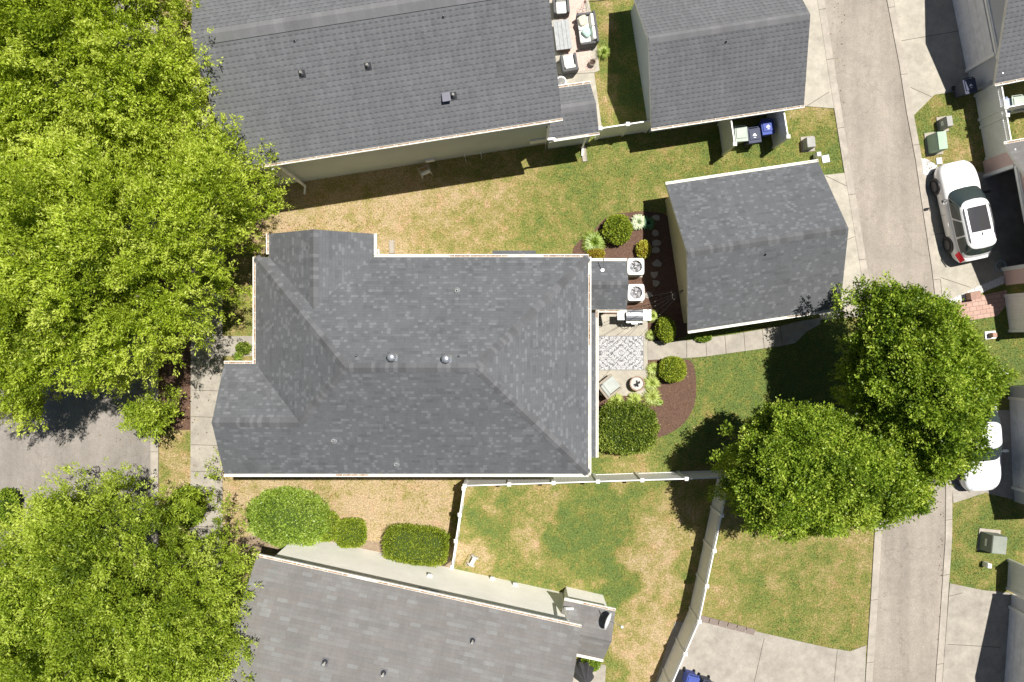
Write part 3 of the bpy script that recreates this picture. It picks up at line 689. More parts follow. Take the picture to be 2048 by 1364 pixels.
ar = roofmesh('storage_roof', [[A,B,C,D],[D,C,Ee,Ff]], M['roof_white'], wh, .14); cap(D, C, fnormal([A,B,C,D]), fnormal([D,C,Ee,Ff]), M['roof_white'], ar, w=.14)
gutter(B, A, (A-B).cross(Vector((0,0,1))), wh, .3); gutter(Ff, Ee, (Ee-Ff).cross(Vector((0,0,1))), wh, .05)
walls([q2(1206,1190,zs-.05), q2(1132,1173,zs-.05), q2(1100,1245,zs-.05), q2(1186,1262,zs-.05), q2(1196,1227,zs+.43)], M['s_white'], wh, 'storage_wall')
mb = MB(); q = P(1136,1243,4.9); q1 = P(1129,1217,3.3); mb.beam(q, q1, .09, .08); mb.beam(q1, P(1146,1217,3.0), .09, .08); mb.build('downspout', M['vinyl'], wh)
mb = MB(); q = P(1160, 1312, 2.6); mb.beam(q, q + Vector((-.1, .05, -.3)), .07, .08); mb.build('downspout', M['vinyl'], wh)

# ---- east side garages
def east_garage(label, c_sw, ang, width, length, wall, roof, door=None, opened=False, capm=None, dirt=.5, dm=None):
    """west-facing gable; c_sw = south-west eave corner, ang = heading of the ridge (towards east)"""
    e = Vector((math.cos(ang), math.sin(ang), 0)); o = thing('garage', label, 'garage', c_sw)
    g = gable(o, roof, capm or M['cap_north'], c_sw, c_sw + e*length, width, EG, .62, dirt=dirt, wallmat=wall, make_walls=False)
    n = g['n']; i = .3; c0 = g['c0']; w = [c0+e*i+n*i, c0+e*(length-i)+n*i, c0+e*(length-i)+n*(width-i), c0+e*i+n*(width-i)]; w = [Vector((k.x, k.y, 0)) for k in w]; zt = EG-.17+.62*i; zr = g['r0'].z-.17
    mb = MB(); q = lambda v, z: (v.x, v.y, z)
    mb.quad(q(w[0],0), q(w[1],0), q(w[1],zt), q(w[0],zt)); mb.quad(q(w[2],0), q(w[3],0), q(w[3],zt), q(w[2],zt))
    m1 = (w[1]+w[2])/2; m0 = (w[0]+w[3])/2; mb.add([q(w[1],0), q(w[2],0), q(w[2],zt), q(m1,zr), q(w[1],zt)], [(0,1,2,3,4)])
    a, c = door; A = w[0] + n*a; B = w[0] + n*c; hz = 2.1
    mb.quad(q(w[0],0), q(w[0],hz), q(A,hz), q(A,0)); mb.quad(q(B,0), q(B,hz), q(w[3],hz), q(w[3],0))
    mb.add([q(w[0],hz), q(w[3],hz), q(w[3],zt), q(m0,zr), q(w[0],zt)], [(0,1,2,3,4)])
    mb.build('wall', wall, o)
    if not opened: garage_door(o, A, B, hz, -e, dm or M['door_white'])
    else:
        t = MB()
        for k in (A, B): t.beam(k - e*.05, k - e*.05 + Vector((0,0,hz+.12)), .12, .16)
        t.beam(A - e*.05 + Vector((0,0,hz+.19)), B - e*.05 + Vector((0,0,hz+.19)), .08, .16); t.build('door_trim', M['vinyl'], o)
        f = MB(); f.quad(q(w[0],.045), q(w[1],.045), q(w[2],.045), q(w[3],.045)); f.build('floor', M['conc2'], o)
        d2 = MB(); 
        for k in range(4): d2.beam(A + e*(.3+.52*k) + Vector((0,0,hz-.06)), B + e*(.3+.52*k) + Vector((0,0,hz-.06)), .5, .04)
        d2.build('garage_door', M['door_white'], o)
    # belt trim across the gable
    t = MB(); t.beam(w[0] - e*.025 + Vector((0,0,zt+.1)), w[3] - e*.025 + Vector((0,0,zt+.1)), .05, .22); t.build('belt_trim', M['vinyl'], o)
    return o, g, w
eg1, ge1, w_ = east_garage('garage with white overhead door and grey gable at the top right corner', G(1932,198), math.radians(11.3), 6.9, 6, M['s_grey'], M['roof_north'], (.95, 5.4), dirt=.6)
eg2, ge2, w_ = east_garage('pink sided garage with its overhead door standing open behind the white SUV', G(2000,586), math.radians(10.4), 6.4, 6, M['s_pink'], M['roof_white'], (.75, 5.1), opened=True)
eg3, ge3, w_ = east_garage('pale blue grey garage with white door beside the shaded white sedan', G(2015,1016), math.radians(2), 5.9, 6, M['s_grey'], M['roof_north'], (.65, 4.75))
eg4, ge4, w_ = east_garage('pale garage with wide white door in the bottom right corner', G(1990,1460), math.radians(-4), 6.6, 6, M['s_lav'], M['roof_north'], (.6, 5.4))
q = P(2017,750,2.2); mb = MB(); mb.beam(q, q + Vector((-.25,.3,-.2)), .09, .08); mb.build('downspout', M['vinyl'], eg3)

# ---------------------------------------------------------------- fences
def fence(label, pts, h=1.8, lattice=False, name='vinyl_fence', step=1.82, cat='fence', gate=None, mat=None, group=None):
    mat = mat or M['vinyl']; P_ = [G(*p) for p in pts]; o = thing(name, label, cat, P_[0], group)
    posts = []
    for i in range(len(P_) - 1):
        a, c = P_[i], P_[i+1]; L = (c-a).length; n = max(1, round(L/step)); e = (c-a).normalized()
        for k in range(n):
            p0, p1 = a + e*(L*k/n), a + e*(L*(k+1)/n); posts.append(p0); zt = h - (.34 if lattice else 0)
            mb = MB(); bn = max(3, round((L/n-.13)/.15)); q0 = p0 + e*.065; l = (p1-p0).length - .13
            for j in range(bn):
                s0 = q0 + e*(l*j/bn); s1 = q0 + e*(l*(j+1)/bn - .005)
                mb.beam(s0 + Vector((0,0,(zt+.06)/2)), s1 + Vector((0,0,(zt+.06)/2)), .022, zt-.12)
            mb.build('panel', mat, o)
            for zz_, hh_ in ((zt, .09), (.10, .12)): r = MB(); r.beam(p0+e*.065+Vector((0,0,zz_)), p1-e*.065+Vector((0,0,zz_)), .05, hh_); r.build('rail', mat, o)
            if lattice: r = MB(); r.beam(p0+e*.065+Vector((0,0,h-.02)), p1-e*.065+Vector((0,0,h-.02)), .05, .06); r.build('rail', mat, o)
            if lattice:
                t = MB(); x = 0; z0, z1 = zt+.046, h-.051; hh = z1-z0
                while x < l - .02:
                    for sg in (0, 1):
                        x1 = min(x + hh, l); f = (x1-x)/hh
                        za, zb = (z0, z0+hh*f) if sg == 0 else (z1, z1-hh*f)
                        off = Vector((-e.y, e.x, 0)) * (.006 if sg else -.006)
                        t.beam(q0+e*x+Vector((0,0,za))+off, q0+e*x1+Vector((0,0,zb))+off, .010, .035)
                    x += .105
                t.build('lattice', mat, o)
    posts.append(P_[-1])
    for p in posts:
        mb = MB(); mb.box(p + Vector((0,0,h/2+.02)), (.125,.125,h+.06)); mb.prism([(p.x+i, p.y+j) for i, j in ((-.085,-.085),(.085,-.085),(.085,.085),(-.085,.085))], h+.05, h+.075)
        mb.prism([(p.x+i, p.y+j) for i, j in ((-.085,-.085),(.085,-.085),(.085,.085),(-.085,.085))], h+.076, h+.12, top=.2); mb.build('post', mat, o)
    return o
fence('white vinyl privacy fence running east and west just south of the main house', [(934,957),(1440,941)])
fence('white fence along the left side of the enclosed back lawn down to the cream wall', [(932,962),(910,1112)], step=1.2, lattice=True)
fence('long white lattice topped fence slanting between the two southern lawns', [(1437,946),(1380,1215),(1300,1400)], lattice=True, step=1.75)
fence('white gate panel closing the gap between grey roofed house and its garage', [(1192,278),(1244,270),(1290,263)], name='gate_fence', h=1.8)
fence('white screen panel left of the three wheeled bins', [(1437,249),(1446,309)], name='screen_panel', cat='screen', step=3, h=1.9, group='screens beside the bins')
fence('white screen panel right of the blue wheeled bin', [(1537,234),(1547,295)], name='screen_panel', cat='screen', step=3, h=1.9, group='screens beside the bins')
fence('white lattice topped fence between the top right garage and the pink garage', [(1950,192),(1972,318)], lattice=True, h=1.95, step=1.5)
fence('short white lattice fence enclosing the bins beside the top right garage', [(1958,240),(2140,205)], lattice=True, h=1.95, step=1.8)
fence('white fence south of the pink garage above the brick paving', [(2009,592),(2019,662),(2110,655)], h=1.9, step=1.7)
fence('white fence above the bottom right garage next to the lower lawn', [(2017,1120),(2014,1176)], h=1.8, step=1.6)

# ---------------------------------------------------------------- trees
def crown(name_parent, outline, ze, zt, nl, lobe_r, nt, nlf, mat, seed, L=.15, Wd=.028, radial=0., flat=.75, lower=.35, dome=3.2, spike=.0, low_drop=(1.2, 3.2), tone_sh=0., zo=.8, gap=1.0, zj=.5):
    rng = np.random.default_rng(seed)
    oc = np.array(outline, float); cc = oc.mean(0); nv = cc - np.array([1024., 682.]); nv /= np.linalg.norm(nv)
    poly = []
    for x, y in outline:
        dv = np.array([x, y]) - cc; f = .5 + .5*float(dv @ nv)/max(np.linalg.norm(dv), 1e-6)
        poly.append(tuple(P(x, y, ze + (zt-ze)*(-.05 + zo*f))[:2]))
    A = np.array(poly); cx, cy = A.mean(0)
    lo, hi = A.min(0), A.max(0); pts = []
    def dist(p):
        best = 1e9
        for i in range(len(A)):
            a, b2 = A[i], A[(i+1) % len(A)]; ab = b2-a; t = np.clip(np.dot(p-a, ab)/np.dot(ab, ab), 0, 1); best = min(best, np.linalg.norm(p-a-ab*t))
        return best
    tries = 0; mind = lobe_r * gap
    while len(pts) < nl and tries < nl*60:
        tries += 1; p = rng.uniform(lo, hi)
        if not inpoly(p[0], p[1], poly): continue
        if tries % 12 == 0: mind *= .985
        if pts and min((p[0]-q[0])**2+(p[1]-q[1])**2 for q in pts) < mind**2: continue
        d = dist(p)
        if d < lobe_r*.35: continue
        pts.append((p[0], p[1], d))
    L_ = []
    for x, y, d in pts:
        t = min(1, d/dome); z = ze + (zt-ze)*math.sqrt(max(0, 1-(1-t)**2)) - lobe_r*.5 + rng.normal()*zj
        r = lobe_r * rng.uniform(.65, 1.2) * (1 if d > lobe_r else max(.5, d/lobe_r)); L_.append((x, y, z, r, 1.0))
        if rng.random() < lower: L_.append((x+rng.normal()*.3, y+rng.normal()*.3, max(1.6, z-rng.uniform(*low_drop)), r*1.1, .55))
    B = []; D = []; T = []
    for x, y, z, r, w in L_:
        n = int(nt * w * (r/lobe_r)**2); 
        u = rng.normal(size=(n, 3)); u = unit(u); u[:, 2] = np.where(u[:, 2] < -.35, -u[:, 2], u[:, 2])
        rad = np.array([x-cx, y-cy, 0]); rl = np.linalg.norm(rad)+1e-6; rad = rad/rl
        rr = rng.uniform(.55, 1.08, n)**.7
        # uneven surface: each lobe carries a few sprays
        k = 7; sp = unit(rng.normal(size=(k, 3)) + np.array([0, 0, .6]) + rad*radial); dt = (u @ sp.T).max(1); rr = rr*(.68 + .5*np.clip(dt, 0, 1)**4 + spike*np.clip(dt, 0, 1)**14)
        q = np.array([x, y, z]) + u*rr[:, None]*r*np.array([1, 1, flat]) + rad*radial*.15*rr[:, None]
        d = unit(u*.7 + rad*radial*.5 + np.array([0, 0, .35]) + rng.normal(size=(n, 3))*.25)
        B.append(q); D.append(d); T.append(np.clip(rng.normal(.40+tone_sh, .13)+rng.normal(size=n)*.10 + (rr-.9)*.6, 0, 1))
    B = np.concatenate(B); D = np.concatenate(D); T = np.concatenate(T)
    # each tuft: a short twig with leaves along it
    N = len(B); s = rng.uniform(-.6, 1.0, (N, nlf)); base = B[:, None] + D[:, None]*s[..., None]*L*1.3 + rng.normal(size=(N, nlf, 3))*L*.42
    d = unit(D[:, None]*.75 + rng.normal(size=(N, nlf, 3))*.62); ln = rng.uniform(.6, 1.2, (N, nlf))*L
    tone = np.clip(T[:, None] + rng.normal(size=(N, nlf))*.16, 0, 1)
    v = leaves(base.reshape(-1, 3), d.reshape(-1, 3), ln.reshape(-1), ln.reshape(-1)*Wd/L, rng)
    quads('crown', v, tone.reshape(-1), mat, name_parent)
    return L_, (cx, cy)
def tree(label, outline, trunk_px, ze, zt, group=None, r0=.22, name='tree', nb=40, cat='tree', multi=1, **kw):
    tp = G(*trunk_px); o = thing(name, label, cat, tp, group)
    L_, c = crown(o, outline, ze, zt, **{k: v for k, v in kw.items()})
    rng = random.Random(kw['seed']); mb = MB(); fork = ze*.42
    stems = []
    for m_ in range(multi):
        b0 = tp + Vector((rng.uniform(-.25, .25)*(multi > 1), rng.uniform(-.25, .25)*(multi > 1), -.1)); tops = Vector((tp.x + rng.uniform(-.3, .3) + (c[0]-tp.x)*.3, tp.y + rng.uniform(-.3, .3) + (c[1]-tp.y)*.3, fork))
        mb.tube([b0, b0 + Vector((0, 0, .3)), (b0+tops)/2, tops], [r0*1.35/multi**.4, r0/multi**.4, r0*.85/multi**.4, r0*.7/multi**.4], 10); stems.append(tops)
    top = Vector((c[0], c[1], zt-1.2))
    mb.tube([stems[0], (stems[0]+top)/2 + Vector((rng.uniform(-.4,.4), rng.uniform(-.4,.4), 0)), top], [r0*.7, r0*.45, r0*.12], 8)
    Ls = sorted(L_, key=lambda q: rng.random())[:nb]
    for x, y, z, r, w in Ls:
        f = rng.uniform(0, .55); st = stems[rng.randrange(len(stems))]; s = st.lerp(top, f) if st is stems[0] else st.lerp(top, f*.3); t = Vector((x, y, z + r*.25)); L = (t-s).length
        m1 = s.lerp(t, .4) + Vector((rng.uniform(-.1,.1)*L*.5, rng.uniform(-.1,.1)*L*.5, .10*L)); mb.tube([s, m1, t.lerp(m1, .3), t + (t-m1).normalized()*.3*r], [r0*.32, r0*.2, r0*.11, .012], 6)
    mb.build('trunk', M['bark'], o, smooth=True)
    return o
big = dict(L=.125, Wd=.025, radial=.9, spike=.8, lower=.4, zj=.85, gap=1.12)
tree('tall bright green street tree in the top left corner reaching over the grey roof',
     [(-140,-160),(340,-160),(350,-40),(385,10),(345,60),(352,110),(398,118),(448,140),(452,185),(430,200),(440,255),(400,300),(330,330),(200,340),(60,330),(-140,320)],
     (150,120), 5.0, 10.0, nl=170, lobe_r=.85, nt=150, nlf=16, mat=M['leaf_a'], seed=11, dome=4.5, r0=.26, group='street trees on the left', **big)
tree('tall bright green street tree spreading over the front of the main house and the road',
     [(-120,300),(60,290),(250,280),(430,262),(490,272),(505,300),(528,352),(555,365),(582,415),(578,440),(545,470),(505,480),(515,500),(488,540),(490,580),(455,600),(462,640),(440,650),(448,690),(400,670),(375,740),(345,745),(338,690),(300,715),(285,770),(262,800),(246,740),(215,745),(215,790),(180,790),(150,770),(60,820),(62,880),(42,860),(-10,850),(-120,850)],
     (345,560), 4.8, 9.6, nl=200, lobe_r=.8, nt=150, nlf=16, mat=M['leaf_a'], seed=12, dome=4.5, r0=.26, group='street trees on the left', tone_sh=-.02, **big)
tree('large spreading green street tree filling the bottom left corner',
     [(-120,1100),(0,1080),(40,1040),(70,990),(115,990),(130,930),(165,985),(185,960),(225,905),(265,930),(270,975),(310,1000),(325,950),(372,975),(432,968),(428,1012),(400,1035),(430,1060),(452,1015),(488,1040),(512,1080),(522,1160),(518,1195),(535,1240),(560,1262),(500,1290),(520,1320),(545,1364),(540,1500),(-120,1500)],
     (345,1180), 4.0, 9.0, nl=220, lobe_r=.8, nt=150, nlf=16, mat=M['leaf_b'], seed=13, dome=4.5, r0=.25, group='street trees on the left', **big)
tree('small young tree with leafy round crown in the kerbside strip by the driveway road', [(255,832),(270,808),(302,796),(338,802),(350,830),(340,858),(322,868),(292,855),(265,855)], (335,850), 2.2, 3.8,
     nl=20, lobe_r=.5, nt=110, nlf=9, mat=M['leaf_b'], seed=14, dome=1.2, r0=.06, nb=14, L=.13, Wd=.03, radial=.6, spike=.4)
myr = dict(L=.12, Wd=.033, radial=.3, spike=.2, flat=1.0, zo=.9, gap=1.15, zj=.42, low_drop=(.6, 1.8))
tree('dense dark green tree, upper of the two beside the alley, over the white sedan',
     [(1672,645),(1675,610),(1700,592),(1740,573),(1800,585),(1842,590),(1892,620),(1938,655),(1975,680),(2008,730),(2032,790),(2005,820),(1978,850),(1972,895),(1940,935),(1890,965),(1850,960),(1715,880),(1675,800),(1668,720)],
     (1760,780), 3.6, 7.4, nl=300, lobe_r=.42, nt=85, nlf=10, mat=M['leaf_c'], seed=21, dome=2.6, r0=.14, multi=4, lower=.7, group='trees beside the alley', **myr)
tree('dense dark green tree, lower of the two beside the alley, over the slanting fence',
     [(1446,905),(1458,875),(1492,828),(1530,812),(1580,805),(1600,810),(1680,830),(1720,850),(1790,870),(1850,920),(1880,975),(1868,1030),(1770,1052),(1700,1068),(1600,1062),(1540,1058),(1492,1035),(1458,1000),(1443,960)],
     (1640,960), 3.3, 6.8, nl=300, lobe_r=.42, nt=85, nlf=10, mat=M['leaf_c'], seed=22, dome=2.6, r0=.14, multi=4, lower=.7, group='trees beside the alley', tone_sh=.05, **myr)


# ---------------------------------------------------------------- shrubs and plants
def bush(label, px, py, rx, ry, h, mat, n=5200, L=.06, pw_=2.0, name='shrub', rz=0, seed=1, lump=.12, zc=None, group=None, cat='shrub', jag=.05, tone=.45):
    rng = np.random.default_rng(seed); c = P(px, py, h*.75); c.z = 0; o = thing(name, label, cat, c, group)
    sx, sy = rx*(H-h*.5)/F, ry*(H-h*.5)/F; u = unit(rng.normal(size=(n, 3))); u[:, 2] = np.abs(u[:, 2])*1.0 - .25*(rng.random(n) < .35)
    f = (np.abs(u)**pw_).sum(1)**(-1/pw_); b = u*f[:, None]
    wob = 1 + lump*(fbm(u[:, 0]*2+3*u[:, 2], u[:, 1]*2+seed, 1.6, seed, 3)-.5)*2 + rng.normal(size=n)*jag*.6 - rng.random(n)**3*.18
    p = b*wob[:, None]*np.array([sx, sy, h*.55]); p[:, 2] += h*.47
    nn = unit(b/np.array([sx, sy, h*.55])); d = unit(nn*.55 + rng.normal(size=(n, 3))*.6 + np.array([0, 0, .25]))
    R = np.array([[math.cos(rz), -math.sin(rz), 0], [math.sin(rz), math.cos(rz), 0], [0, 0, 1]]); p = p@R.T; d = d@R.T
    p += np.array(c); ln = rng.uniform(.6, 1.3, n)*L; v = leaves(p, d, ln, ln*.36, rng)
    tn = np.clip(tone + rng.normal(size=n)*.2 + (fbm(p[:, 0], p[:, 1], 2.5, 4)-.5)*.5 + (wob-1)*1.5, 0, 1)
    quads('foliage', v, tn, mat, o)
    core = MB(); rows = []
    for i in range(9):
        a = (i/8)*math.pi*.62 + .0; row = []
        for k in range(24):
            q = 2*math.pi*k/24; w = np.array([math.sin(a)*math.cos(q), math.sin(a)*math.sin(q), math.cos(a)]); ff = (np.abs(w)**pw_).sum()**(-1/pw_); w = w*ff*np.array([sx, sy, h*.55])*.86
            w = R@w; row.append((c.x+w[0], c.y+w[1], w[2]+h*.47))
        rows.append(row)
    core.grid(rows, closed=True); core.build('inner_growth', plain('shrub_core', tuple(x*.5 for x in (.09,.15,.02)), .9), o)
    mb = MB()
    for k in range(5): q = 2*math.pi*k/5; mb.tube([c + Vector((0,0,-.02)), c + Vector((.25*sx*math.cos(q), .25*sy*math.sin(q), h*.45))], [.02, .01], 6)
    mb.build('stem', M['bark'], o); return o
bush('round clipped bright green shrub between the spiky clump and the pale hosta', 1237,457,28,27,1.05, M['leaf_box'], 7000, .07, seed=2, lump=.22)
bush('clipped golden green cone shrub beside the patio, in front of the garage wall', 1334,659,18,25,1.1, M['leaf_box'], 6000, .06, seed=3, rz=.2, tone=.55)
bush('round clipped golden green shrub in the mulch below the patio path', 1347,739,25,24,.95, M['leaf_box'], 6500, .06, seed=4, pw_=2.4, tone=.6)
bush('large dark glossy holly like hedge against the low porch roof', 1255,856,58,46,1.2, M['leaf_holly'], 16000, .085, pw_=2.7, seed=5, lump=.3)
bush('large rounded mid green shrub at the front corner of the cream house', 573,1040,80,56,2.1, M['leaf_green'], 20000, .08, seed=6, lump=.22, rz=-.1)
bush('small lighter green clipped shrub touching the large rounded shrub', 652,1054,22,28,1.1, M['leaf_box'], 5000, .06, seed=7, pw_=3)
bush('small square clipped shrub against the cream wall', 700,1068,30,27,1.0, M['leaf_box'], 7000, .06, seed=8, pw_=3.2)
bush('long rectangular clipped hedge against the cream wall beside the fence', 832,1092,62,36,1.15, M['leaf_box'], 13000, .06, seed=9, pw_=4, rz=-.1)
bush('low green bush in the shade at the foot of the garage by the path', 1408,676,15,7,.4, M['leaf_green'], 1500, .06, seed=10, lump=.3)
bush('small leafy shrub beside the storage wall of the cream house', 1184,1328,17,14,.9, M['leaf_green'], 2500, .08, seed=31, lump=.3)
bush('low gold and red foliage plant against the house corner', 1192,507,16,9,.5, M['leaf_red'], 2600, .07, seed=32, lump=.3, name='bedding_plant', cat='plant')
bush('gold and pink foliage plant above the upper air conditioner', 1288,498,13,16,.6, M['leaf_red'], 2600, .07, seed=33, lump=.3, name='bedding_plant', cat='plant', tone=.75)
bush('small dark green shrub in the corner of the front walk under the street tree', 486,696,13,11,.45, M['leaf_holly'], 1500, .07, seed=34, lump=.3)
bush('dark shrub growing under the bottom left tree near the walk', 372,1015,34,36,1.0, M['leaf_c'], 6000, .09, seed=35, lump=.35)
bush('dark leafy mass standing in for tree shadow on the far left of the road', 5,1020,20,40,1.5, M['leaf_c'], 4500, .09, seed=36, lump=.35)  # dark foliage added where only tree shadow lies on the street
def blades(label, px, py, r, h, mat, n=240, w=.012, seed=1, name='grass_clump', cat='ornamental grass', group=None, tone=.5, up=.6, broad=False):
    rng = np.random.default_rng(seed); c = P(px, py, h*.5); c.z = .015; o = thing(name, label, cat, c, group); R = r*(H-h*.5)/F
    a = rng.uniform(0, 2*math.pi, n); k = rng.uniform(.35, 1, n)**.6; dr = np.stack([np.cos(a), np.sin(a), np.zeros(n)], 1); sd = np.stack([-np.sin(a), np.cos(a), np.zeros(n)], 1)
    V_ = []; T = []; hh = h*(1.15-.5*k)*rng.uniform(.8, 1.1, n); prev = None; C = np.array(c)
    b0 = C + dr*R*.08*rng.random((n, 1)); ts = np.linspace(0, 1, 5)
    tn = np.clip(tone + rng.normal(size=n)*.22, 0, 1)
    for i, t in enumerate(ts):
        p = b0 + dr*(R*k*t**1.1)[:, None] + np.array([0, 0, 1])*(hh*(2.2*t*up*2 - 2.2*t*t*up*1.55))[:, None].clip(0)
        ww = w*(math.sin(math.pi*min(.97, t*.85+.12)) if broad else (1-t*.85)); L_, R_ = p - sd*ww, p + sd*ww
        if prev is not None: V_.append(np.stack([prev[0], prev[1], R_, L_], 1)); T.append(tn)
        prev = (L_, R_)
    quads('blades', np.concatenate(V_), np.concatenate(T), mat, o)
    mb = MB(); mb.lathe([(R*.1, -.01), (R*.08, .03), (0, .05)], c, 8); mb.build('root_crown', M['soil'], o); return o
gl = 'lime grass clumps round the patio'
for i, (x, y, r, lab) in enumerate(((1305,632,11,'lime leaved clump right beside the grill'), (1302,670,9,'small lime leaved clump between grill and path'),
    (1307,738,12,'lime leaved clump below the path, nearest the round shrub'), (1304,766,15,'lime leaved clump right of the fire pit'), (1304,794,16,'lime leaved clump at the lower right corner of the patio'),
    (1232,801,13,'lime leaved clump below the lounge chair'), (1269,799,13,'lime leaved clump below the fire pit'))):
    blades(lab, x, y, r*1.3, .38, M['leaf_lime'], 260, .016, 40+i, group=gl, name='hakone_grass')
blades('spiky green daylily clump left of the round clipped shrub', 1189,485,27,.6, M['leaf_green'], 420, .018, 50, name='daylily', cat='plant', tone=.62)
blades('tufted green and gold grass at the edge of the upper patio', 1207,104,16,.5, M['leaf_lime'], 200, .012, 51, tone=.25)
blades('pale variegated hosta with cream edged leaves beside the clipped shrub', 1277,444,17,.4, M['leaf_hosta'], 150, .05, 52, name='hosta', cat='plant', broad=True, tone=.8)
blades('blue green hosta lying in the garage shadow', 1297,446,15,.4, M['leaf_hosta2'], 120, .05, 53, name='hosta', cat='plant', broad=True)
blades('small dark leafy sprout in the mulch beside the lime clump', 1320,805,8,.22, M['leaf_green'], 60, .025, 54, name='seedling', cat='plant', broad=True)
blades('little green plant by the front walk under the tree', 476,712,12,.35, M['leaf_green'], 90, .02, 55, name='seedling', cat='plant')

# ---------------------------------------------------------------- yard objects
mst = plain('flagstone', (.42, .38, .34), .9, fine=.5)
for i, (x, y, r) in enumerate(((1312,436,8),(1310,465,8),(1313,487,8),(1310,500,8),(1314,527,10),(1308,549,8),(1312,566,8),(1296,590,8))):
    rr = random.Random(i+3); c = G(x, y); mb = MB(); pts = []
    for k in range(8): q = 2*math.pi*k/8; s = r*PX*rr.uniform(.7, 1.25); pts.append((c.x+s*math.cos(q)*1.1, c.y+s*math.sin(q)*.85))
    ords = ['topmost','second from the top','third from the top','fourth from the top','fifth from the top','sixth from the top','seventh from the top','lowest, half in the sun']
    o = mb; mb.prism(pts, 0, .045); tag(mb.build('stepping_stone', mst, bevel=.01), 'irregular flat grey stepping stone in the mulch beside the garage, '+ords[i], 'stepping stone', 'stepping stones beside the garage')
# air conditioners
def ac():
    o = thing('air_conditioner', 'white square air conditioner', 'air conditioner'); w = .36; mb = MB()
    mb.grid([[(x*s_, y*s_, z) for x, y in ((-w,-w),(w,-w),(w,w),(-w,w))] for s_, z in ((1,.05),(1,.80),(.93,.80),(.93,.60))], closed=True); mb.quad((-w*.93,-w*.93,.6),(w*.93,-w*.93,.6),(w*.93,w*.93,.6),(-w*.93,w*.93,.6)); mb.build('cabinet', plain('ac_louvres', (.42,.42,.40), .5), o)
    mb = MB(); n = 32; out = []; inn = []
    for k in range(n):
        a = 2*math.pi*k/n + math.pi/n; c_, s_ = math.cos(a), math.sin(a); f = min(1/max(abs(c_), 1e-6), 1/max(abs(s_), 1e-6)); f = (abs(c_)**9+abs(s_)**9)**(-1/9)
        out.append((c_*f*.375, s_*f*.375)); inn.append((c_*.285, s_*.285))
    mb.grid([[(x, y, .79) for x, y in out], [(x, y, .845) for x, y in out], [(x*.97, y*.97, .86) for x, y in out], [(x, y, .86) for x, y in inn], [(x*.98, y*.98, .78) for x, y in inn]], closed=True)
    mb.build('top_cover', M['vinyl'], o)
    mb = MB(); mb.lathe([(.279,.66),(.0,.66)], n=24); mb.build('fan_well', M['metal_d'], o)
    mb = MB()
    for k in range(4):
        a = k*math.pi/2+.4; R = []
        for j in range(4):
            r = .06+.065*j; R.append([(r*math.cos(a-.28), r*math.sin(a-.28), .70), (r*math.cos(a), r*math.sin(a), .725), (r*math.cos(a+.28), r*math.sin(a+.28), .74)])
        mb.grid(R)
    mb.lathe([(.075,.69),(.075,.77),(.06,.79),(0,.795)], n=16); mb.build('fan', M['metal'], o, smooth=True)
    mb = MB()
    for j in range(5): r = .06+.048*j; mb.lathe([(r,.846),(r+.004,.852),(r+.008,.846)], n=32)
    for k in range(8): a = k*math.pi/4; mb.tube([(.05*math.cos(a), .05*math.sin(a), .848), (.28*math.cos(a), .28*math.sin(a), .848)], .0035, 4)
    mb.build('grille', M['metal'], o)
    mb = MB(); mb.box((0,0,.03), (.85,.85,.06)); mb.build('pad', M['conc'], o); return o
a1 = ac(); a2 = copy_tree(a1)
place(a1, P(1271.5,533,.85)*1.0, 0); a1.location.z = .02; place(a2, P(1272,585,.85), .02); a2.location.z = .02
a1['label'] = 'upper white square air conditioner beside the storage roof, nearest the gold plant'; a2['label'] = 'lower white square air conditioner beside the storage roof, nearest the grill'
for q in (a1, a2): q['group'] = 'air conditioners beside the house'
# grill
gr = thing('gas_grill', 'stainless gas grill with side shelves on the patio edge', 'grill'); ss = plain('brushed_steel', (.55,.55,.56), .3, .8); wsh = plain('pale_shelf', (.52,.54,.57), .4, .2)
mb = MB(); mb.box((0,0,.45), (.72,.5,.75)); mb.build('cart', M['metal_d'], gr, bevel=.01)
mb = MB(); rows = []
for i in range(9):
    a = math.pi*i/8; rows.append([(-.38, -.02+.27*math.cos(a), .90+.24*math.sin(a)), (.38, -.02+.27*math.cos(a), .90+.24*math.sin(a))])
mb.grid(rows); mb.add([r[0] for r in rows], [list(range(9))]); mb.add([r[1] for r in rows], [list(range(9))[::-1]]); mb.build('lid', ss, gr)
mb = MB(); mb.tube([(-.14,-.33,1.0),(-.14,-.40,1.02),(.14,-.40,1.02),(.14,-.33,1.0)], .014, 6); mb.build('handle', M['metal'], gr)
mb = MB(); mb.box((.58,0,.88), (.38,.5,.035)); mb.build('side_shelf', wsh, gr, bevel=.01); mb = MB(); mb.box((-.58,-.05,.88), (.34,.36,.035)); mb.build('side_shelf', wsh, gr, bevel=.01)
mb = MB(); mb.box((0,-.31,.78), (.74,.08,.13)); 
for k in range(4): mb.tube([(-.25+k*.165,-.35,.78),(-.25+k*.165,-.39,.78)], .025, 8)
mb.build('control_panel', ss, gr, bevel=.006)
mb = MB()
for x in (-.32,.32): mb.tube([(x-.02,-.2,.06),(x+.02,-.2,.06)], .06, 12); mb.tube([(x-.02,.2,.06),(x+.02,.2,.06)], .06, 12)
mb.build('caster', M['tyre'], gr); place(gr, P(1268,630,.9), 0); gr.location.z = .05
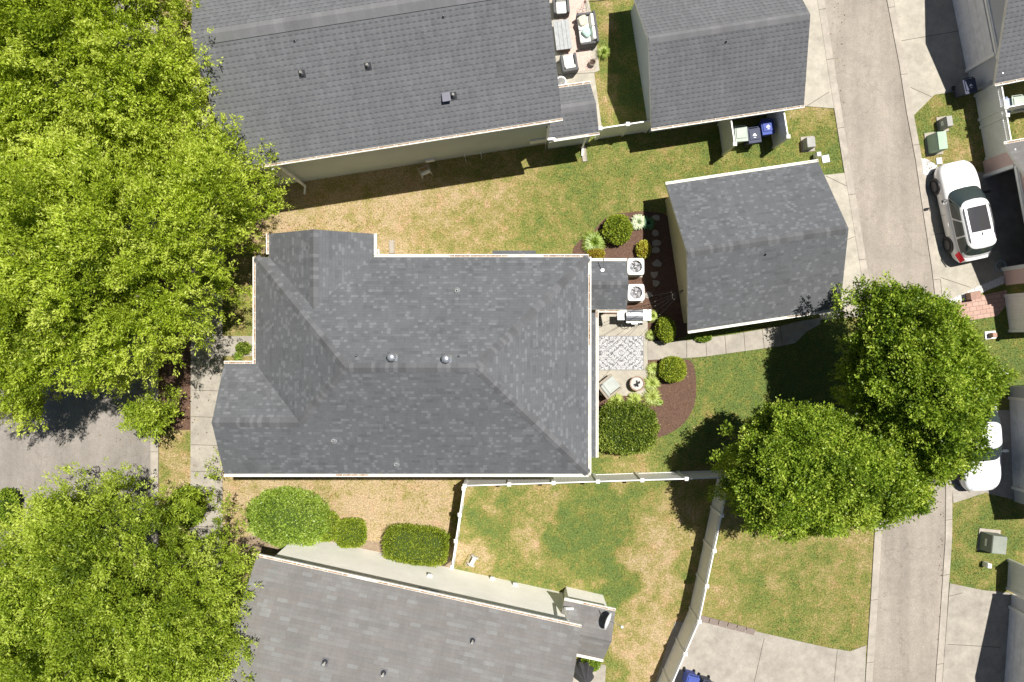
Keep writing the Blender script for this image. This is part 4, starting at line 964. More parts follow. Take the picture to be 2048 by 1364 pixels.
# rug
m, t, b = newmat('medallion_rug'); b.inputs['Roughness'].default_value = .95
tc = t.nodes.new('ShaderNodeTexCoord'); sp = t.nodes.new('ShaderNodeSeparateXYZ'); t.links.new(tc.outputs['Object'], sp.inputs[0])
ax = mth(t,'ABSOLUTE', sp.outputs[0]); ay = mth(t,'ABSOLUTE', sp.outputs[1]); cb = t.nodes.new('ShaderNodeCombineXYZ'); t.links.new(ax, cb.inputs[0]); t.links.new(ay, cb.inputs[1])
nz = noise(t, 9, 1, .4, cb.outputs[0]); dd = mth(t,'ADD', mth(t,'ADD', ax, mth(t,'MULTIPLY', ay, 1.15)), mth(t,'MULTIPLY', nz, .45))
w1_ = mth(t,'GREATER_THAN', mth(t,'SINE', mth(t,'MULTIPLY', dd, 21)), .72)
v_ = t.nodes.new('ShaderNodeTexVoronoi'); v_.feature = 'DISTANCE_TO_EDGE'; v_.inputs['Scale'].default_value = 11; t.links.new(cb.outputs[0], v_.inputs['Vector'])
w2_ = mth(t,'LESS_THAN', mth(t,'ABSOLUTE', mth(t,'SUBTRACT', v_.outputs['Distance'], .16)), .05)
n2 = noise(t, 22, 2, .6, cb.outputs[0]); w3_ = mth(t,'GREATER_THAN', n2, .60)
wv = mth(t,'MAXIMUM', mth(t,'MAXIMUM', w1_, w2_), w3_)
bx = mth(t,'MAXIMUM', mth(t,'GREATER_THAN', ax, 1.005), mth(t,'GREATER_THAN', ay, .765)); wv = mth(t,'MAXIMUM', wv, bx)
t.links.new(mixc(t, wv, (.56,.56,.56), (.17,.17,.18)), b.inputs['Base Color'])
c = G(1242,706); rg = MB(); rg.box((0,0,0), (2.05,1.57,.012)); o = rg.build('rug', m); o.location = (c.x-.0, c.y, .058); tag(o, 'black and white medallion outdoor rug on the patio', 'rug')
# lounge chair
beige = plain('weathered_wicker', (.44,.38,.30), .8, fine=.5); cush = plain('pale_grey_cushion', (.43,.46,.43), .9)
lc = thing('lounge_chair', 'beige framed patio armchair with pale grey seat cushion turned towards the fire pit', 'armchair')
mb = MB(); mb.box((0,0,.30), (.70,.74,.10)); 
for x in (-.31,.31):
    for y in (-.33,.33): mb.box((x,y,.13), (.06,.06,.26))
mb.build('frame', beige, lc, bevel=.01); mb = MB(); mb.box((-.37,0,.50), (.10,.80,.10)); mb.box((-.37,0,.38),(.05,.74,.16)); mb.build('armrest', beige, lc, bevel=.02); mb = MB(); mb.box((.37,0,.50), (.10,.80,.10)); mb.box((.37,0,.38),(.05,.74,.16)); mb.build('armrest', beige, lc, bevel=.02)
mb = MB(); mb.box((0,.38,.56), (.78,.10,.50), tilt=Matrix.Rotation(-.25,3,'X')); mb.build('backrest', beige, lc, bevel=.02)
mb = MB(); mb.box((0,-.05,.42), (.62,.66,.14)); mb.build('seat_cushion', cush, lc, bevel=.04); mb = MB(); mb.box((0,.27,.64), (.6,.12,.42), tilt=Matrix.Rotation(-.25,3,'X')); mb.build('back_cushion', cush, lc, bevel=.04)
place(lc, P(1219,772,.42), math.radians(128)); lc.location.z = .05
# fire pit bowl
fp = thing('fire_pit', 'round brown fire pit bowl with pale gravel and dark logs beside the armchair', 'fire pit'); cl = plain('copper_brown_rim', (.36,.24,.17), .6, .1)
mb = MB(); mb.lathe([(.24,0),(.30,.12),(.33,.36),(.345,.40),(.31,.41),(.29,.38),(.28,.33)], n=32); mb.build('bowl', cl, fp, smooth=True)
mb = MB(); mb.lathe([(.285,.34),(.15,.355),(0,.36)], n=24); mb.build('gravel_fill', plain('white_gravel_fill', (.75,.73,.70), .9, scale=30, fine=.8), fp)
mb = MB(); mb.tube([(-.14,-.06,.39),(.13,.05,.41)], .035, 8); mb.tube([(-.02,.14,.39),(.04,-.14,.42)], .032, 8); mb.tube([(.12,.10,.40),(-.08,-.12,.44)], .028, 8); mb.build('log', M['black'], fp)
place(fp, P(1274,767,.4)); fp.location.z = .05
# string lights
anchor = P(1367,580,2.35); bulb = plain('clear_bulb_glass', (.9,.88,.8), .2)
ends = [((1254,600,2.75),'topmost strand of outdoor string lights, ending at the storage roof corner'), ((1197,650,2.7),'second strand of string lights down from the top, over the grill'), ((1197,678,2.7),'middle strand of string lights crossing the patio'),
        ((1197,712,2.7),'fourth strand of string lights down from the top, over the rug'), ((1197,765,2.7),'lowest strand of string lights, ending above the armchair')]
for (ex, ey, ez), lab in ends:
    B_ = P(ex, ey, ez); o = thing('string_lights', lab, 'string lights', anchor, 'string lights over the patio'); mb = MB(); L = (B_-anchor).length
    pt_ = lambda f: anchor.lerp(B_, f) - Vector((0,0,.30*4*f*(1-f)))
    mb.tube([pt_(i/12) for i in range(13)], .006, 4); mb.build('wire', M['black'], o)
    n = int(L/.8); 
    for k in range(1, n+1):
        q = pt_((k-.4)/n); mb = MB(); mb.lathe([(.008,0),(.012,-.03),(.022,-.06),(.02,-.085),(0,-.10)], q, 8); mb.build('bulb', bulb, o, smooth=True)
# furniture of the upper patio
wick = plain('dark_grey_wicker', (.13,.13,.135), .8, fine=.6); ivory = plain('ivory_cushion', (.82,.80,.76), .9)
def armchair(w=.72, label='', seats=1, name='wicker_armchair', cat='armchair'):
    o = thing(name, label, cat); mb = MB(); mb.box((0,0,.2), (w,.74,.34)); mb.build('base', wick, o, bevel=.02)
    for s in (-1,1): mb = MB(); mb.box((s*(w/2-.05),0,.36), (.11,.76,.56)); mb.build('armrest', wick, o, bevel=.03)
    mb = MB(); mb.box((0,.36,.42), (w,.11,.72), tilt=Matrix.Rotation(-.12,3,'X')); mb.build('backrest', wick, o, bevel=.03)
    for k in range(seats):
        cw = (w-.24)/seats; x = -w/2+.12+cw*(k+.5); mb = MB(); mb.box((x,-.05,.43), (cw-.02,.62,.14)); mb.build('seat_cushion', ivory, o, bevel=.04)
        mb = MB(); mb.box((x,.24,.62), (cw-.02,.14,.40), tilt=Matrix.Rotation(-.2,3,'X')); mb.build('back_cushion', ivory, o, bevel=.04)
    return o
c1 = armchair(label='dark wicker armchair with white cushions at the top edge, against the grey roof'); place(c1, P(1122,12,.45), math.radians(4)); c1.location.z = .04
c2 = copy_tree(c1); c2['label'] = 'dark wicker armchair with white cushions below the coffee table, facing up'; place(c2, P(1138,127,.45), math.radians(190)); c2.location.z = .04
for q in (c1, c2): q['group'] = 'wicker chairs of the upper patio'
sf = armchair(1.42, 'dark wicker sofa with white cushions and two throw pillows on the upper patio', 2, 'wicker_sofa', 'sofa'); place(sf, P(1173,60,.45), math.radians(-82)); sf.location.z = .04
def pillow(label, px, py, mat, rz, z=.62):
    mb = MB(); rows = []
    for i in range(9):
        row = []
        for k in range(20):
            a = 2*math.pi*k/20; s = math.sin(math.pi*i/8); f = (abs(math.cos(a))**5+abs(math.sin(a))**5)**(-.2); row.append((f*.22*math.cos(a)*s**.45, f*.22*math.sin(a)*s**.45, .085*math.cos(math.pi*i/8)))
        rows.append(row)
    mb.grid(rows, closed=True); o = mb.build('throw_pillow', mat, smooth=True); place(o, P(px, py, z), rz); o.rotation_euler = (.35, .3, rz); return tag(o, label, 'pillow')
pillow('beige throw pillow on the upper end of the wicker sofa', 1166,41, plain('beige_cloth', (.62,.57,.46), .95), .5)
pillow('mint green throw pillow on the lower half of the wicker sofa', 1174,64, plain('mint_cloth', (.42,.60,.52), .95), .9)
tb = thing('coffee_table', 'long grey slatted coffee table between the wicker chairs and sofa', 'table'); wd = plain('grey_table_boards', (.36,.37,.38), .7, c2=(.28,.29,.30), scale=6)
mb = MB()
for k in range(4): mb.box((-.27+.18*k,0,.47), (.172,1.34,.035))
mb.build('tabletop', wd, tb, bevel=.005); mb = MB(); mb.box((0,0,.24), (.62,1.24,.42)); mb.build('base', plain('brown_wicker_base', (.22,.15,.12), .85, fine=.6), tb, bevel=.01)
place(tb, P(1125,70,.47), math.radians(7)); tb.location.z = .04
mb = MB(); mb.box((0,0,0), (1.25,3.4,.012)); o = mb.build('patio_rug', plain('faded_pink_rug', (.50,.36,.31), .95, c2=(.60,.49,.43), scale=14)); place(o, G(1150,70) + Vector((0,0,.048)), math.radians(8)); tag(o, 'faded pink patterned rug under the upper patio furniture', 'rug')
pp = thing('planter', 'round brown pot with dry spiky twigs at the upper patio edge', 'planter'); mb = MB(); mb.lathe([(.10,0),(.15,.28),(.16,.30),(.13,.30),(.12,.26)], n=20); mb.build('pot', plain('clay_pot', (.42,.36,.31), .8), pp, smooth=True)
mb = MB(); mb.lathe([(.12,.26),(0,.27)], n=16); mb.build('soil', M['soil'], pp); mb = MB()
for k in range(26):
    a = random.uniform(0,6.28); r = random.uniform(.15,.42); mb.tube([(0,0,.27),(r*.5*math.cos(a), r*.5*math.sin(a), .46),(r*math.cos(a), r*math.sin(a), .42)], [.006,.004,.002], 4)
mb.build('twigs', plain('dry_twig', (.30,.20,.16), .9), pp); place(pp, P(1185,125,.25)); pp.location.z = .04
ps = thing('plant_stand', 'thin dark wire stand with small ornament near the top patio edge', 'stand'); mb = MB()
for k in range(3): a = k*2.1; mb.tube([(0,0,.9),(.16*math.cos(a),.16*math.sin(a),0)], .008, 5)
mb.lathe([(.14,.5),(.15,.51),(.14,.52)], n=16); mb.tube([(0,0,.9),(.05,.1,1.15),(0,.2,1.1)], .007, 5); mb.build('frame', M['metal_d'], ps); mb = MB(); mb.lathe([(0,.86),(.05,.9),(.06,.95),(.03,1.0),(0,1.0)], n=12); mb.build('ornament', plain('rust_ornament', (.25,.12,.09), .8), ps); place(ps, P(1168,14,.4)); ps.location.z = .04
mb = MB(); mb.lathe([(.10,0),(.20,.10),(.27,.5),(.24,.72),(.2,.74),(.18,.70),(.2,.5)], n=24); o = mb.build('urn', M['vinyl'], smooth=True); place(o, P(1122,165,.6)); o.location.z = .04; tag(o, 'white rounded urn beside the upper storage roof gutter', 'urn')

# bins
def bin_(label, px, py, rz, mat, group='wheeled bins', emblem=None, z=.02, s=1.0):
    o = thing('wheeled_bin', label, 'bin'); mb = MB(); w, d, h = .52, .62, .94
    mb.add([(-w*.41,-d*.38,.05),(w*.41,-d*.38,.05),(w*.41,d*.38,.05),(-w*.41,d*.38,.05),(-w/2,-d/2,h),(w/2,-d/2,h),(w/2,d/2,h),(-w/2,d/2,h)], [(3,2,1,0),(0,1,5,4),(1,2,6,5),(2,3,7,6),(3,0,4,7)]); mb.build('body', mat, o, bevel=.02)
    mb = MB(); mb.box((0,-.02,h+.025), (w+.06,d+.04,.05)); mb.box((0,.02,h+.07), (w-.06,d-.16,.05)); mb.build('lid', mat, o, bevel=.022)
    mb = MB(); mb.tube([(-w/2+.03,d/2+.06,h-.02),(w/2-.03,d/2+.06,h-.02)], .018, 8); mb.box((-w/2+.04,d/2+.02,h-.02),(.04,.1,.05)); mb.box((w/2-.04,d/2+.02,h-.02),(.04,.1,.05)); mb.build('handle', mat, o)
    for s_ in (-1,1): mb = MB(); mb.tube([(s_*(w/2-.03)-.025,d*.36,.11),(s_*(w/2-.03)+.025,d*.36,.11)], .11, 16); mb.build('wheel', M['tyre'], o)
    if emblem:
        mb = MB(); mb.prism([(-.09,-.04),(.09,-.04),(.05,.02),(.02,.07),(-.02,.06),(-.06,.02)], h+.095, h+.098); mb.prism([(-.05,-.12),(.05,-.12),(.05,-.10),(-.05,-.10)], h+.095, h+.098); mb.build('emblem', M['vinyl'], o.children[1] if False else o)
    o['group'] = group; place(o, P(px, py, .95), rz); o.location.z = z; return o
navy = plain('navy_bin_plastic', (.045,.055,.10), .68); blue = plain('blue_bin_plastic', (.05,.085,.36), .68); ggr = plain('grey_green_bin_plastic', (.42,.48,.42), .68)
bin_('grey green wheeled bin, left of the three under the garage eave', 1482,268,math.radians(5), ggr)
bin_('dark navy wheeled bin, middle of the three under the garage eave', 1508,271,math.radians(8), navy, emblem=1)
bin_('bright blue wheeled bin, right of the three under the garage eave', 1535,254,math.radians(8), blue, emblem=1)
bin_('dark navy wheeled bin beside the white garage door at the top right', 1939,172,math.radians(12), navy, emblem=1)
bin_('blue lidded bin behind the lattice fence on the right edge', 2006,212,math.radians(8), plain('pale_blue_bin_plastic', (.32,.38,.55), .35))
bin_('grey green bin behind the lattice fence on the right edge', 2036,207,math.radians(8), ggr)
bin_('bright blue bin at the bottom edge beside the slanting fence', 1384,1366,math.radians(-15), blue)
bin_('dark bin at the bottom edge right of the blue one', 1414,1378,math.radians(-15), navy)
# utility boxes
def ubox(label, px, py, w, d, h, mat, rz, name='utility_box', rounded=.03, slope=0., pad=True, front=None):
    o = thing(name, label, 'utility box'); mb = MB(); mb.add([(-w/2,-d/2,.04),(w/2,-d/2,.04),(w/2,d/2,.04),(-w/2,d/2,.04),(-w/2+slope,-d/2+.01,h),(w/2,-d/2+.01,h),(w/2,d/2-.01,h),(-w/2+slope,d/2-.01,h)], [(3,2,1,0),(4,5,6,7),(0,1,5,4),(1,2,6,5),(2,3,7,6),(3,0,4,7)])
    mb.build('cabinet', mat, o, bevel=rounded); mb = MB(); mb.box((slope/2,0,h+.012), (w-slope-.03,d-.05,.024)); mb.build('lid', mat, o, bevel=.01)
    if pad: mb = MB(); mb.box((.05,.03,.015), (w+.2,d+.2,.05)); mb.build('pad', M['kerb'], o)
    if front: mb = MB(); mb.box((-w/2-.004+slope*.5,0,h*.5), (.01,d*.4,h*.3)); mb.build('label_plate', M['vinyl'], o); 
    place(o, P(px, py, h), rz); o.location.z = .01; return o
tg = plain('pale_green_cabinet', (.38,.52,.38), .7); gg = plain('olive_grey_cabinet', (.27,.30,.25), .7); gy = plain('grey_cabinet', (.36,.36,.34), .7)
ubox('grey pedestal box on the grass between the two upper garages', 1622,284,.4,.5,.55, gy, .1)
ubox('small cream post box at the corner of the charcoal garage roof', 1638,308,.2,.22,.5, M['vinyl'], .1, pad=False)
mb = MB(); mb.box((0,0,.02), (.36,.36,.04)); o = mb.build('manhole_cover', M['metal_ring'], bevel=.03); place(o, G(1651,318), .2); tag(o, 'flat round cornered grey utility lid in the grass by the garage', 'utility lid')
ubox('small grey box on the grass below the top right driveway', 1899,242,.28,.5,.7, gy, .15, front=1)
ubox('pale green transformer box with rounded corners above the white SUV', 1882,281,.55,.85,.75, tg, .12, name='transformer_box', rounded=.07, slope=.12)
mb = MB(); mb.box((0,0,.02), (.28,.32,.04)); o = mb.build('manhole_cover', M['metal_ring'], bevel=.02); place(o, G(1878,322), .1); tag(o, 'flat grey utility lid on the grass in front of the SUV', 'utility lid')
ubox('olive grey transformer box on the lower right lawn', 1996,1090,.78,.82,.8, gg, -.1, name='transformer_box', rounded=.02, slope=.12, front=1)
ubox('small white topped pedestal below the olive transformer box', 1979,1132,.2,.24,.45, M['vinyl'], -.15, pad=False)
mb = MB(); mb.box((0,0,.25), (.4,.3,.5)); mb.box((0,0,.53),(.48,.36,.06)); o = mb.build('brick_pillar', plain('tan_brick', (.45,.28,.22), .85, fine=.5), bevel=.01); place(o, G(1938,592), .15); tag(o, 'short brick pillar at the end of the white gravel strip', 'pillar')
mb = MB(); mb.box((0,0,.2),(.2,.2,.4)); mb.box((0,0,.03),(.5,.36,.06),m=1); o = mb.build('mail_post', [plain('reddish_post', (.42,.25,.19), .8), M['vinyl']], bevel=.01); place(o, P(1985,670,.2), .1); o.location.z=0; tag(o, 'short reddish post on a white base in the right hand lawn', 'post')
# garden bits
sb_ = thing('splash_block', 'long concrete splash block below the upper storage roof', 'splash block', G(1168,308)); mb = MB(); q = G(1168,308); mb.box((q.x,q.y,.03),(.2,.7,.05),rz=.12); mb.box((q.x-.09,q.y,.06),(.03,.7,.05),rz=.12); mb.box((q.x+.09,q.y,.06),(.03,.7,.05),rz=.12); mb.build('trough', M['kerb'], sb_)
mb = MB(); mb.box((0,0,.03),(.24,.6,.05)); mb.box((-.1,0,.06),(.03,.6,.05)); mb.box((.1,0,.06),(.03,.6,.05)); o = mb.build('splash_block', M['kerb']); place(o, G(784,494), 0); tag(o, 'grey splash block on the dry lawn north of the main house', 'splash block')
def reel(label, px, py, rz):
    o = thing('hose_reel', label, 'hose reel'); mb = MB()
    for x in (-.2,.2): mb.lathe([(.0,0)]*1+[(.19,0),(.19,.02)], n=20) if False else mb.tube([(x,0,.25),(x+.015,0,.25)], .19, 20)
    mb.tube([(-.2,0,.25),(.2,0,.25)], .09, 12); mb.build('drum', M['vinyl'], o); mb = MB()
    for x in (-.24,.24): mb.tube([(x,-.22,0),(x,0,.27),(x,.22,0)], .012, 6)
    mb.tube([(-.24,.0,.27),(-.27,.22,.5),(.27,.22,.5),(.24,.0,.27)], .012, 6); mb.build('frame', M['metal'], o); place(o, P(px,py,.25), rz); o.location.z = .01; return o
reel('grey hose reel standing in the shade below the sage wall', 851,345,.4); reel('white hose reel on the lawn beside the cream wall and fence', 946,1122,1.1)
sd = thing('satellite_dish', 'white oval satellite dish on the storage roof of the cream house', 'satellite dish'); 
dc = Vector((0,0,.55)); ax = Vector((.82,-.25,.35)).normalized(); mat3 = ax.to_track_quat('Z','X').to_matrix(); mb = MB(); rows = []
for i in range(7):
    r = i/6; rows.append([tuple(dc + mat3 @ Vector((.42*r*math.cos(2*math.pi*k/28), .36*r*math.sin(2*math.pi*k/28), .09*r*r))) for k in range(28)])
mb.grid(rows, closed=True); o = mb.build('dish', plain('dish_paint', (.80,.82,.84), .35), sd, smooth=True); so_ = o.modifiers.new('solid','SOLIDIFY'); so_.thickness = .012
mb = MB(); mb.tube([(0,0,0),(-.02,0,.3),dc - ax*.03], .022, 8); mb.tube([(-.25,.25,0),dc - ax*.04], .012, 6); mb.build('mast', M['metal_d'], sd); mb = MB(); fpt = dc + ax*.72 + Vector((0,0,-.06)); mb.tube([dc - Vector((0,0,.33)), fpt], .014, 6); mb.build('arm', M['metal'], sd)
mb = MB(); mb.box(fpt, (.10,.10,.12)); mb.build('receiver', M['vinyl'], sd, bevel=.02); q = P(1212,1240,3.3); sd.location = (q.x, q.y, 2.78)
um = thing('umbrella', 'folded black patio umbrella at the bottom edge beside the cream house', 'umbrella'); mb = MB(); mb.tube([(0,0,0),(0,0,2.1)], .022, 8); mb.build('pole', M['metal'], um); mb = MB(); rows = []
for i, (z, r) in enumerate(((2.15,.01),(2.0,.10),(1.6,.24),(1.2,.34),(.95,.38))): rows.append([((r*(1+.35*(k % 2)))*math.cos(2*math.pi*k/16), (r*(1+.35*(k % 2)))*math.sin(2*math.pi*k/16), z) for k in range(16)])
mb.grid(rows, closed=True); mb.build('canopy', plain('charcoal_canvas', (.07,.07,.08), .8), um); mb = MB(); mb.lathe([(.25,0),(.25,.06),(.05,.1)], n=20); mb.build('base', M['black'], um); place(um, P(1168,1348,1.2)); um.location.z = .03
mb = MB(); 
for k in range(3): R_ = .22+.012*k; mb.tube([(R_*math.cos(2*math.pi*i/20), R_*math.sin(2*math.pi*i/20), .03+.035*k) for i in range(21)], .017, 6)
o = mb.build('coiled_hose', plain('pale_blue_hose', (.5,.58,.62), .5)); place(o, G(1998,532)+Vector((0,0,.05)), 0); tag(o, 'coiled pale hose on the floor of the open pink garage', 'hose')
# pebbles
def pebbles(label, pts, n, seed):
    rng = np.random.default_rng(seed); poly = GP(pts); A = np.array(poly); lo, hi = A.min(0), A.max(0); mb = MB(); k = 0
    while k < n:
        p = rng.uniform(lo, hi)
        if not inpoly(p[0], p[1], poly): continue
        k += 1; r = rng.uniform(.02,.045); z = .045+rng.uniform(-.01,.02); a = rng.uniform(0,3); x = r*math.cos(a); y = r*math.sin(a); q = Vector((p[0],p[1],z))
        mb.add([q+Vector((x,y,0)), q+Vector((-y,x,0))*.7, q-Vector((x,y,0)), q+Vector((y,-x,0))*.7, q+Vector((0,0,r*.6)), q-Vector((0,0,r*.6))], [(0,1,4),(1,2,4),(2,3,4),(3,0,4),(1,0,5),(2,1,5),(3,2,5),(0,3,5)])
    o = mb.build('gravel', plain('white_pebbles', (.85,.84,.82), .8, c2=(.6,.58,.56), scale=20)); o['kind'] = 'stuff'; tag(o, label, 'gravel')
pebbles('strip of white pebbles between the driveway and the brick paving', [(1885,606),(1945,578),(2006,552),(2008,566),(1945,592),(1888,617)], 1900, 1)
pebbles('small patch of white pebbles at the kerb in front of the SUV', [(1842,318),(1850,318),(1874,332),(1862,348),(1846,352)], 700, 2)

# ---------------------------------------------------------------- cars
def car(label, name, L, Wd, Ht, hood, paint, sedan=False):
    o = thing(name, label, 'car'); hl = L/2; hw = Wd/2
    # lower body: stations along y, section points from sill to centreline
    ys = [-hl, -hl+.06, -hl+.25, -hl+.7, -hl*.35, 0, hl*.35, hl-.95, hl-.5, hl-.2, hl-.05, hl]
    def wid(y):
        f = abs(y)/hl; return hw*(1-.06*f**2-.30*max(0, (f-.80)/.20)**2.2)
    def top(y):
        if y > hl-.95: f = (y-(hl-.95))/.95; return hood - .06*f - .22*f**4
        if y < -hl+.7: f = (-hl+.7-y)/.7; return (hood+.05 if not sedan else hood+.06) - .04*f - .10*f**4
        return hood + .02
    rows = []
    for y in ys:
        w = wid(y); z = top(y); zb = .22 if abs(y) < hl-.1 else .32
        half = [(w*.90, zb), (w*.985, zb+.10), (w, .52), (w*.985, z-.20), (w*.93, z-.06), (w*.80, z), (w*.45, z+.035), (0, z+.045)]
        rows.append([(-x, y, zz) for x, zz in half] + [(x, y, zz) for x, zz in half[::-1][1:]])
    mb = MB(); mb.grid(rows); n = len(rows[0]); mb.add(rows[0], [list(range(n))[::-1]]); mb.add(rows[-1], [list(range(n))]); 
    bd = mb.build('body', paint, o, smooth=True, subsurf=2)
    mb = MB(); mb.box((0,0,.30), (Wd*.86,L*.86,.16)); mb.build('underbody', M['black'], o)
    # cabin rings
    zb = hood - .03; bw = hw*.90; rw = hw*(.68 if sedan else .72)
    yf0, yf1 = (hl-1.22, hl-1.98) if not sedan else (hl-1.35, hl-2.1); yr0, yr1 = (-hl+.16, -hl+.55) if not sedan else (-hl+.62, -hl+1.35)
    def ringpt(a, s):    # a in [0,1) round, s 0 belt .. 1 roof
        W_2 = bw+(rw-bw)*s; f = yf0+(yf1-yf0)*s; r = yr0+(yr1-yr0)*s; z = zb+(Ht-.05-zb)*s
        th = 2*math.pi*a; cx_, sy_ = math.cos(th), math.sin(th); p = .34
        x = math.copysign(abs(cx_)**p, cx_)*W_2; yy = math.copysign(abs(sy_)**p, sy_); yc = (f+r)/2; yh = (f-r)/2; bow = .10*(1-(x/W_2)**2)
        y = yc + yy*yh + (bow if yy > 0 else -bow*.7)*abs(yy)**6
        bul = .035*math.sin(math.pi*s); x += math.copysign(bul, x)*abs(cx_)**.3
        return Vector((x, y, z))
    NA = 64; rows = [[ringpt(k/NA, s) for k in range(NA)] for s in (0,.25,.5,.75,1)]
    cx0 = sum((v for v in rows[-1]), Vector())/NA
    for f, dz in ((.93,.030),(.75,.048),(.4,.058),(.02,.06)): rows.append([Vector((cx0.x+(v.x-cx0.x)*f, cx0.y+(v.y-cx0.y)*f, v.z+dz)) for v in rows[4]])
    mb = MB(); mb.grid([[tuple(v) for v in r] for r in rows], closed=True); mb.build('roof', paint, o, smooth=True)
    gl = M['carglass']; Z = Vector((0,0,0))
    def pane(name, a0, a1, s0, s1, na=12, mat=gl, off=.007, skew=0):
        mb = MB(); R = []
        for j in range(5):
            s = s0+(s1-s0)*j/4; row = []
            for k in range(na+1):
                a = a0+(a1-a0)*k/na; v = ringpt(a % 1, s); c = ringpt((a+.002) % 1, s)-ringpt((a-.002) % 1, s); up = ringpt(a % 1, min(1,s+.02))-ringpt(a % 1, max(0,s-.02)); nn = c.cross(up).normalized()
                if nn.dot(Vector((v.x, v.y-(yf0+yr0)/2, .3))) < 0: nn = -nn
                row.append(tuple(v + nn*off))
            R.append(row)
        mb.grid(R); return mb.build(name, mat, o, smooth=True)
    # find angles: front = .25, right side = 0, left = .5, rear = .75
    def ang(xf, front=True):   # angle where |x|/W = xf
        th = math.acos(xf**(1/.34)); return th/(2*math.pi)
    af = ang(.93); pane('windscreen', af if True else 0, .5-af, .06, .95, 16); pane('rear_window', .5+af, 1-af, .30 if not sedan else .1, .93, 14)
    # side windows: split in y
    def ya(u):   # angle for sin-sign: yy=u
        th = math.asin(math.copysign(abs(u)**(1/.34), u)); return th/(2*math.pi)
    for side in (1, -1):
        for u0, u1 in ((-.86, -.42), (-.36, .18), (.24, .82)):
            A0, A1 = ya(u0), ya(u1)
            if side < 0: A0, A1 = .5-A0, .5-A1
            pane('side_window', A0, A1, .12, .88, 8)
    if not sedan:
        mb = MB(); R = []
        for j in range(9):
            f = j/8; y = (yf1-.22)*(1-f)+(yf1-1.32)*f; row = []
            for k in range(9): x = (-1+2*k/8)*rw*.68; row.append((x, y, Ht-.05+.060-.022*(x/(rw*.68))**2*.8 - .010*((y-cx0.y)/1.0)**2+.012))
            R.append(row)
        mb.grid(R); mb.build('sunroof', M['sunglass'], o, smooth=True)
        for s in (-1,1): mb = MB(); mb.tube([(s*rw*.86, yf1-.2, Ht-.03),(s*rw*.9, yf1-.35, Ht+.03),(s*rw*.9, yr1+.35, Ht+.03),(s*rw*.86, yr1+.2, Ht-.03)], .018, 8); mb.build('roof_rail', M['metal_d'], o)
        mb = MB(); mb.prism([(-.02,yr1+.45),(.02,yr1+.45),(.01,yr1+.6),(-.01,yr1+.6)], Ht, Ht+.06, top=.5); mb.build('antenna_fin', M['black'], o)
    for s in (-1,1):
        mb = MB(); mb.box((s*(hw+.09), yf0-.42, hood+.06), (.2,.12,.15)); mb.box((s*(hw-.02), yf0-.40, hood+.02),(.14,.06,.05)); mb.build('mirror', M['black'] if not sedan else paint, o, bevel=.04)
        for y in (hl-.88, -hl+.92):
            w = MB(); x = s*(hw-.09); w.tube([(x-.11,y,.34),(x+.11,y,.34)], .34, 28); tr = w.build('wheel', M['tyre'], o, bevel=.03); w = MB(); w.tube([(x+s*.105,y,.34),(x+s*.118,y,.34)], .21, 5); w.tube([(x+s*.10,y,.34),(x+s*.112,y,.34)], .22, 20); w.build('rim', M['metal_d'], tr)
        # arches
            w = MB(); w.tube([(s*(hw-.10),y,.36),(s*(hw-.001)+s*.004,y,.36)], .39, 28); w.build('wheel_arch', M['black'], o)
        mb = MB(); f = wid(hl-.18); mb.grid([[(s*f*.93, hl-.42, hood-.12), (s*f*.62, hl-.12, hood-.16)], [(s*f*1.02, hl-.40, hood-.22), (s*f*.70, hl-.015, hood-.28)]]); mb.build('headlight', M['lamp'], o)
        mb = MB(); mb.grid([[(s*(hw*.90), -hl+.52, hood+.0), (s*hw*.70, -hl+.10, hood+.02)], [(s*(hw*1.005), -hl+.40, hood-.20), (s*hw*.82, -hl+.0, hood-.22)]]); mb.build('tail_light', M['red'], o)
        for y in (1.0, .02, -.98):
            mb = MB(); w_ = wid(y); mb.tube([(s*w_*.985, y+.02, .34), (s*w_*.996, y, .52), (s*w_*.990, y-.01, hood-.24)], .007, 5); mb.build('door_seam', M['black'], o)
        for y in (.55,-.45): mb = MB(); mb.box((s*(hw+.012), y, hood-.17), (.025,.18,.03)); mb.build('door_handle', paint, o, bevel=.008)
    mb = MB(); mb.box((0, hl-.01, .52), (Wd*.45,.06,.16)); mb.build('grille', M['black'], o, bevel=.02)
    # interior seats seen through the windscreen
    return o
M['carglass'] = glass('dark_car_glass', (.035,.05,.05), .03); M['sunglass'] = glass('sunroof_glass', (.05,.05,.055), .06)
M['red'] = plain('red_lens', (.55,.02,.03), .2); M['lamp'] = plain('lamp_lens', (.7,.72,.75), .1, .3)
wp = plain('pearl_white_paint', (.80,.80,.80), .22, c2=(.79,.79,.79), coat=1.0); wp2 = plain('white_car_paint', (.80,.81,.83), .28, c2=(.79,.80,.82), coat=.8)
c = car('white SUV with dark panoramic sunroof parked nose up on the right driveway', 'suv', 4.5, 1.80, 1.62, .98, wp); place(c, G(1911,427), math.radians(12.5)); c.location.z = .035
c = car('white sedan parked nose down, half covered by the alley tree', 'sedan', 4.4, 1.80, 1.45, .92, wp2, True); place(c, G(1940,880), math.radians(180+4)); c.location.z = .035

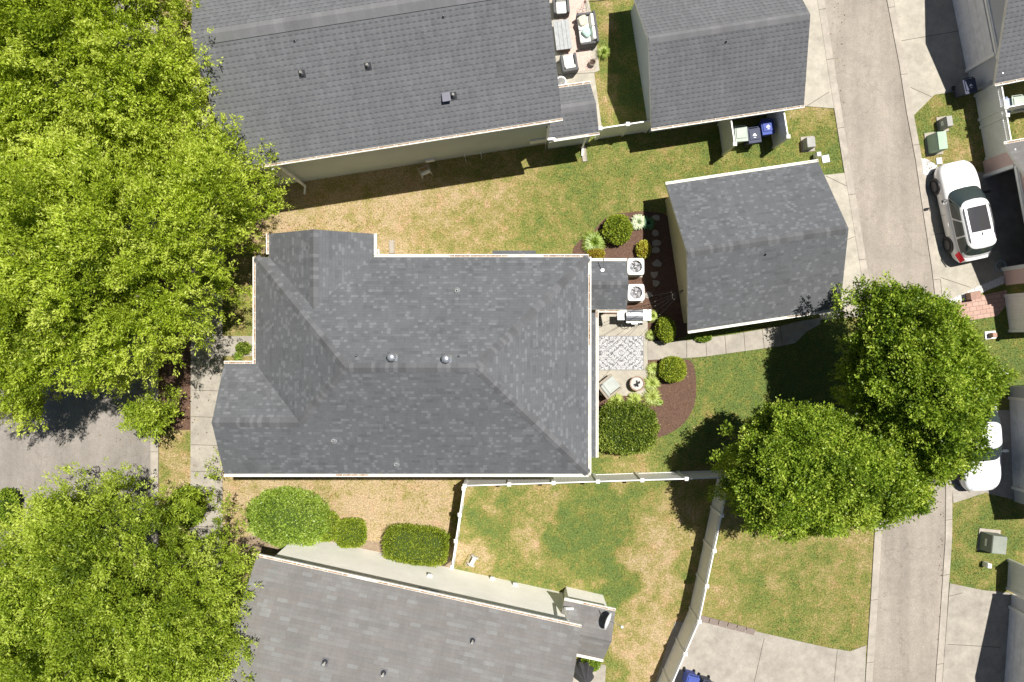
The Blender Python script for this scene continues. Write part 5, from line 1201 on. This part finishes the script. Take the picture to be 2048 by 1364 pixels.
# ---------------------------------------------------------------- grass blades over the lawns (too many to count)
rng = np.random.default_rng(77); N = 330000
gx = rng.uniform(-24, 24, N); gy = rng.uniform(-16, 16, N); keep = np.ones(N, bool)
for pl in PAVED: keep &= ~inpoly(gx, gy, pl)
for hp in ([(584,538),(1155,538),(1155,910),(530,910),(530,721)], [(541,388),(1110,299),(1050,-80),(480,10)], [(1286,282),(1573,238),(1530,-40),(1245,10)], [(1312,385),(1595,341),(1642,622),(1356,664)], [(586,1056),(1142,1178),(1090,1420),(540,1300)],
           [(1946,-50),(1946,190),(2150,150),(2150,-50)], [(1971,325),(2010,575),(2150,560),(2150,290)], [(2018,755),(2028,1012),(2150,1010),(2150,755)], [(2013,1180),(2000,1460),(2150,1460),(2150,1180)], [(1744,1364),(1764,1046),(1768,880),(1731,517),(1648,0),(1800,0),(1890,800),(1905,960),(1900,1166),(1884,1364)]):
    keep &= ~inpoly(gx, gy, GP(hp))
gx, gy = gx[keep], gy[keep]; ix_ = np.clip(((gx+28)/.16).astype(int), 0, len(fx)-1) + 6; iy_ = np.clip(((gy+19)/.16).astype(int), 0, len(fy)-1) + 6
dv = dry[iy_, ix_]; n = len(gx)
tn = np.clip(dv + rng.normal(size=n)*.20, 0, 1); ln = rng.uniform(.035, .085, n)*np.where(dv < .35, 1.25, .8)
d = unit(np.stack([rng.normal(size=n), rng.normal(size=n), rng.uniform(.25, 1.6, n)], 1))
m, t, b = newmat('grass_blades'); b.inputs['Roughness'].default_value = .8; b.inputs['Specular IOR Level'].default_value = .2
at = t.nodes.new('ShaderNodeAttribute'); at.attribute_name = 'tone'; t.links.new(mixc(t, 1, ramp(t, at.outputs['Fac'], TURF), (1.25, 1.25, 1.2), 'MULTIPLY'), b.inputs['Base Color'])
gq = leaves(np.stack([gx, gy, np.full(n, -.002)], 1), d, ln, ln*.17, rng)
o = quads('grass', gq, tn, m); o['kind'] = 'stuff'; tag(o, 'short patchy green and straw coloured grass blades across the lawns', 'grass')

# fallen leaves blown along the street edge, the walk and the beds
rng = np.random.default_rng(5); Q = []
for x0, y0, x1, y1, n_, z_ in ((318,700,384,1060,420,.02),(384,560,446,1060,160,.045),(200,700,303,900,120,.02),(1200,700,1390,870,140,.03),(560,438,760,470,160,.02),(455,955,900,1000,160,.02),(1660,0,1690,240,40,.02),(1875,1000,1890,1364,60,.02)):
    a0, a1 = G(x0, y0), G(x1, y1); p = np.stack([rng.uniform(a0.x, a1.x, n_), rng.uniform(a1.y, a0.y, n_), np.full(n_, z_+.004)], 1); Q.append(p)
p = np.concatenate(Q); d = unit(np.stack([rng.normal(size=len(p)), rng.normal(size=len(p)), rng.uniform(0, .25, len(p))], 1)); ln = rng.uniform(.04, .10, len(p))
ltm = leafmat('fallen_leaves', (.10,.05,.02), (.26,.15,.06), (.42,.30,.12), .1)
o = quads('fallen_leaves', leaves(p, d, ln, ln*.3, rng), rng.random(len(p)), ltm); o['kind'] = 'stuff'; tag(o, 'scattered brown fallen leaves along the walk and street edge', 'leaf litter')
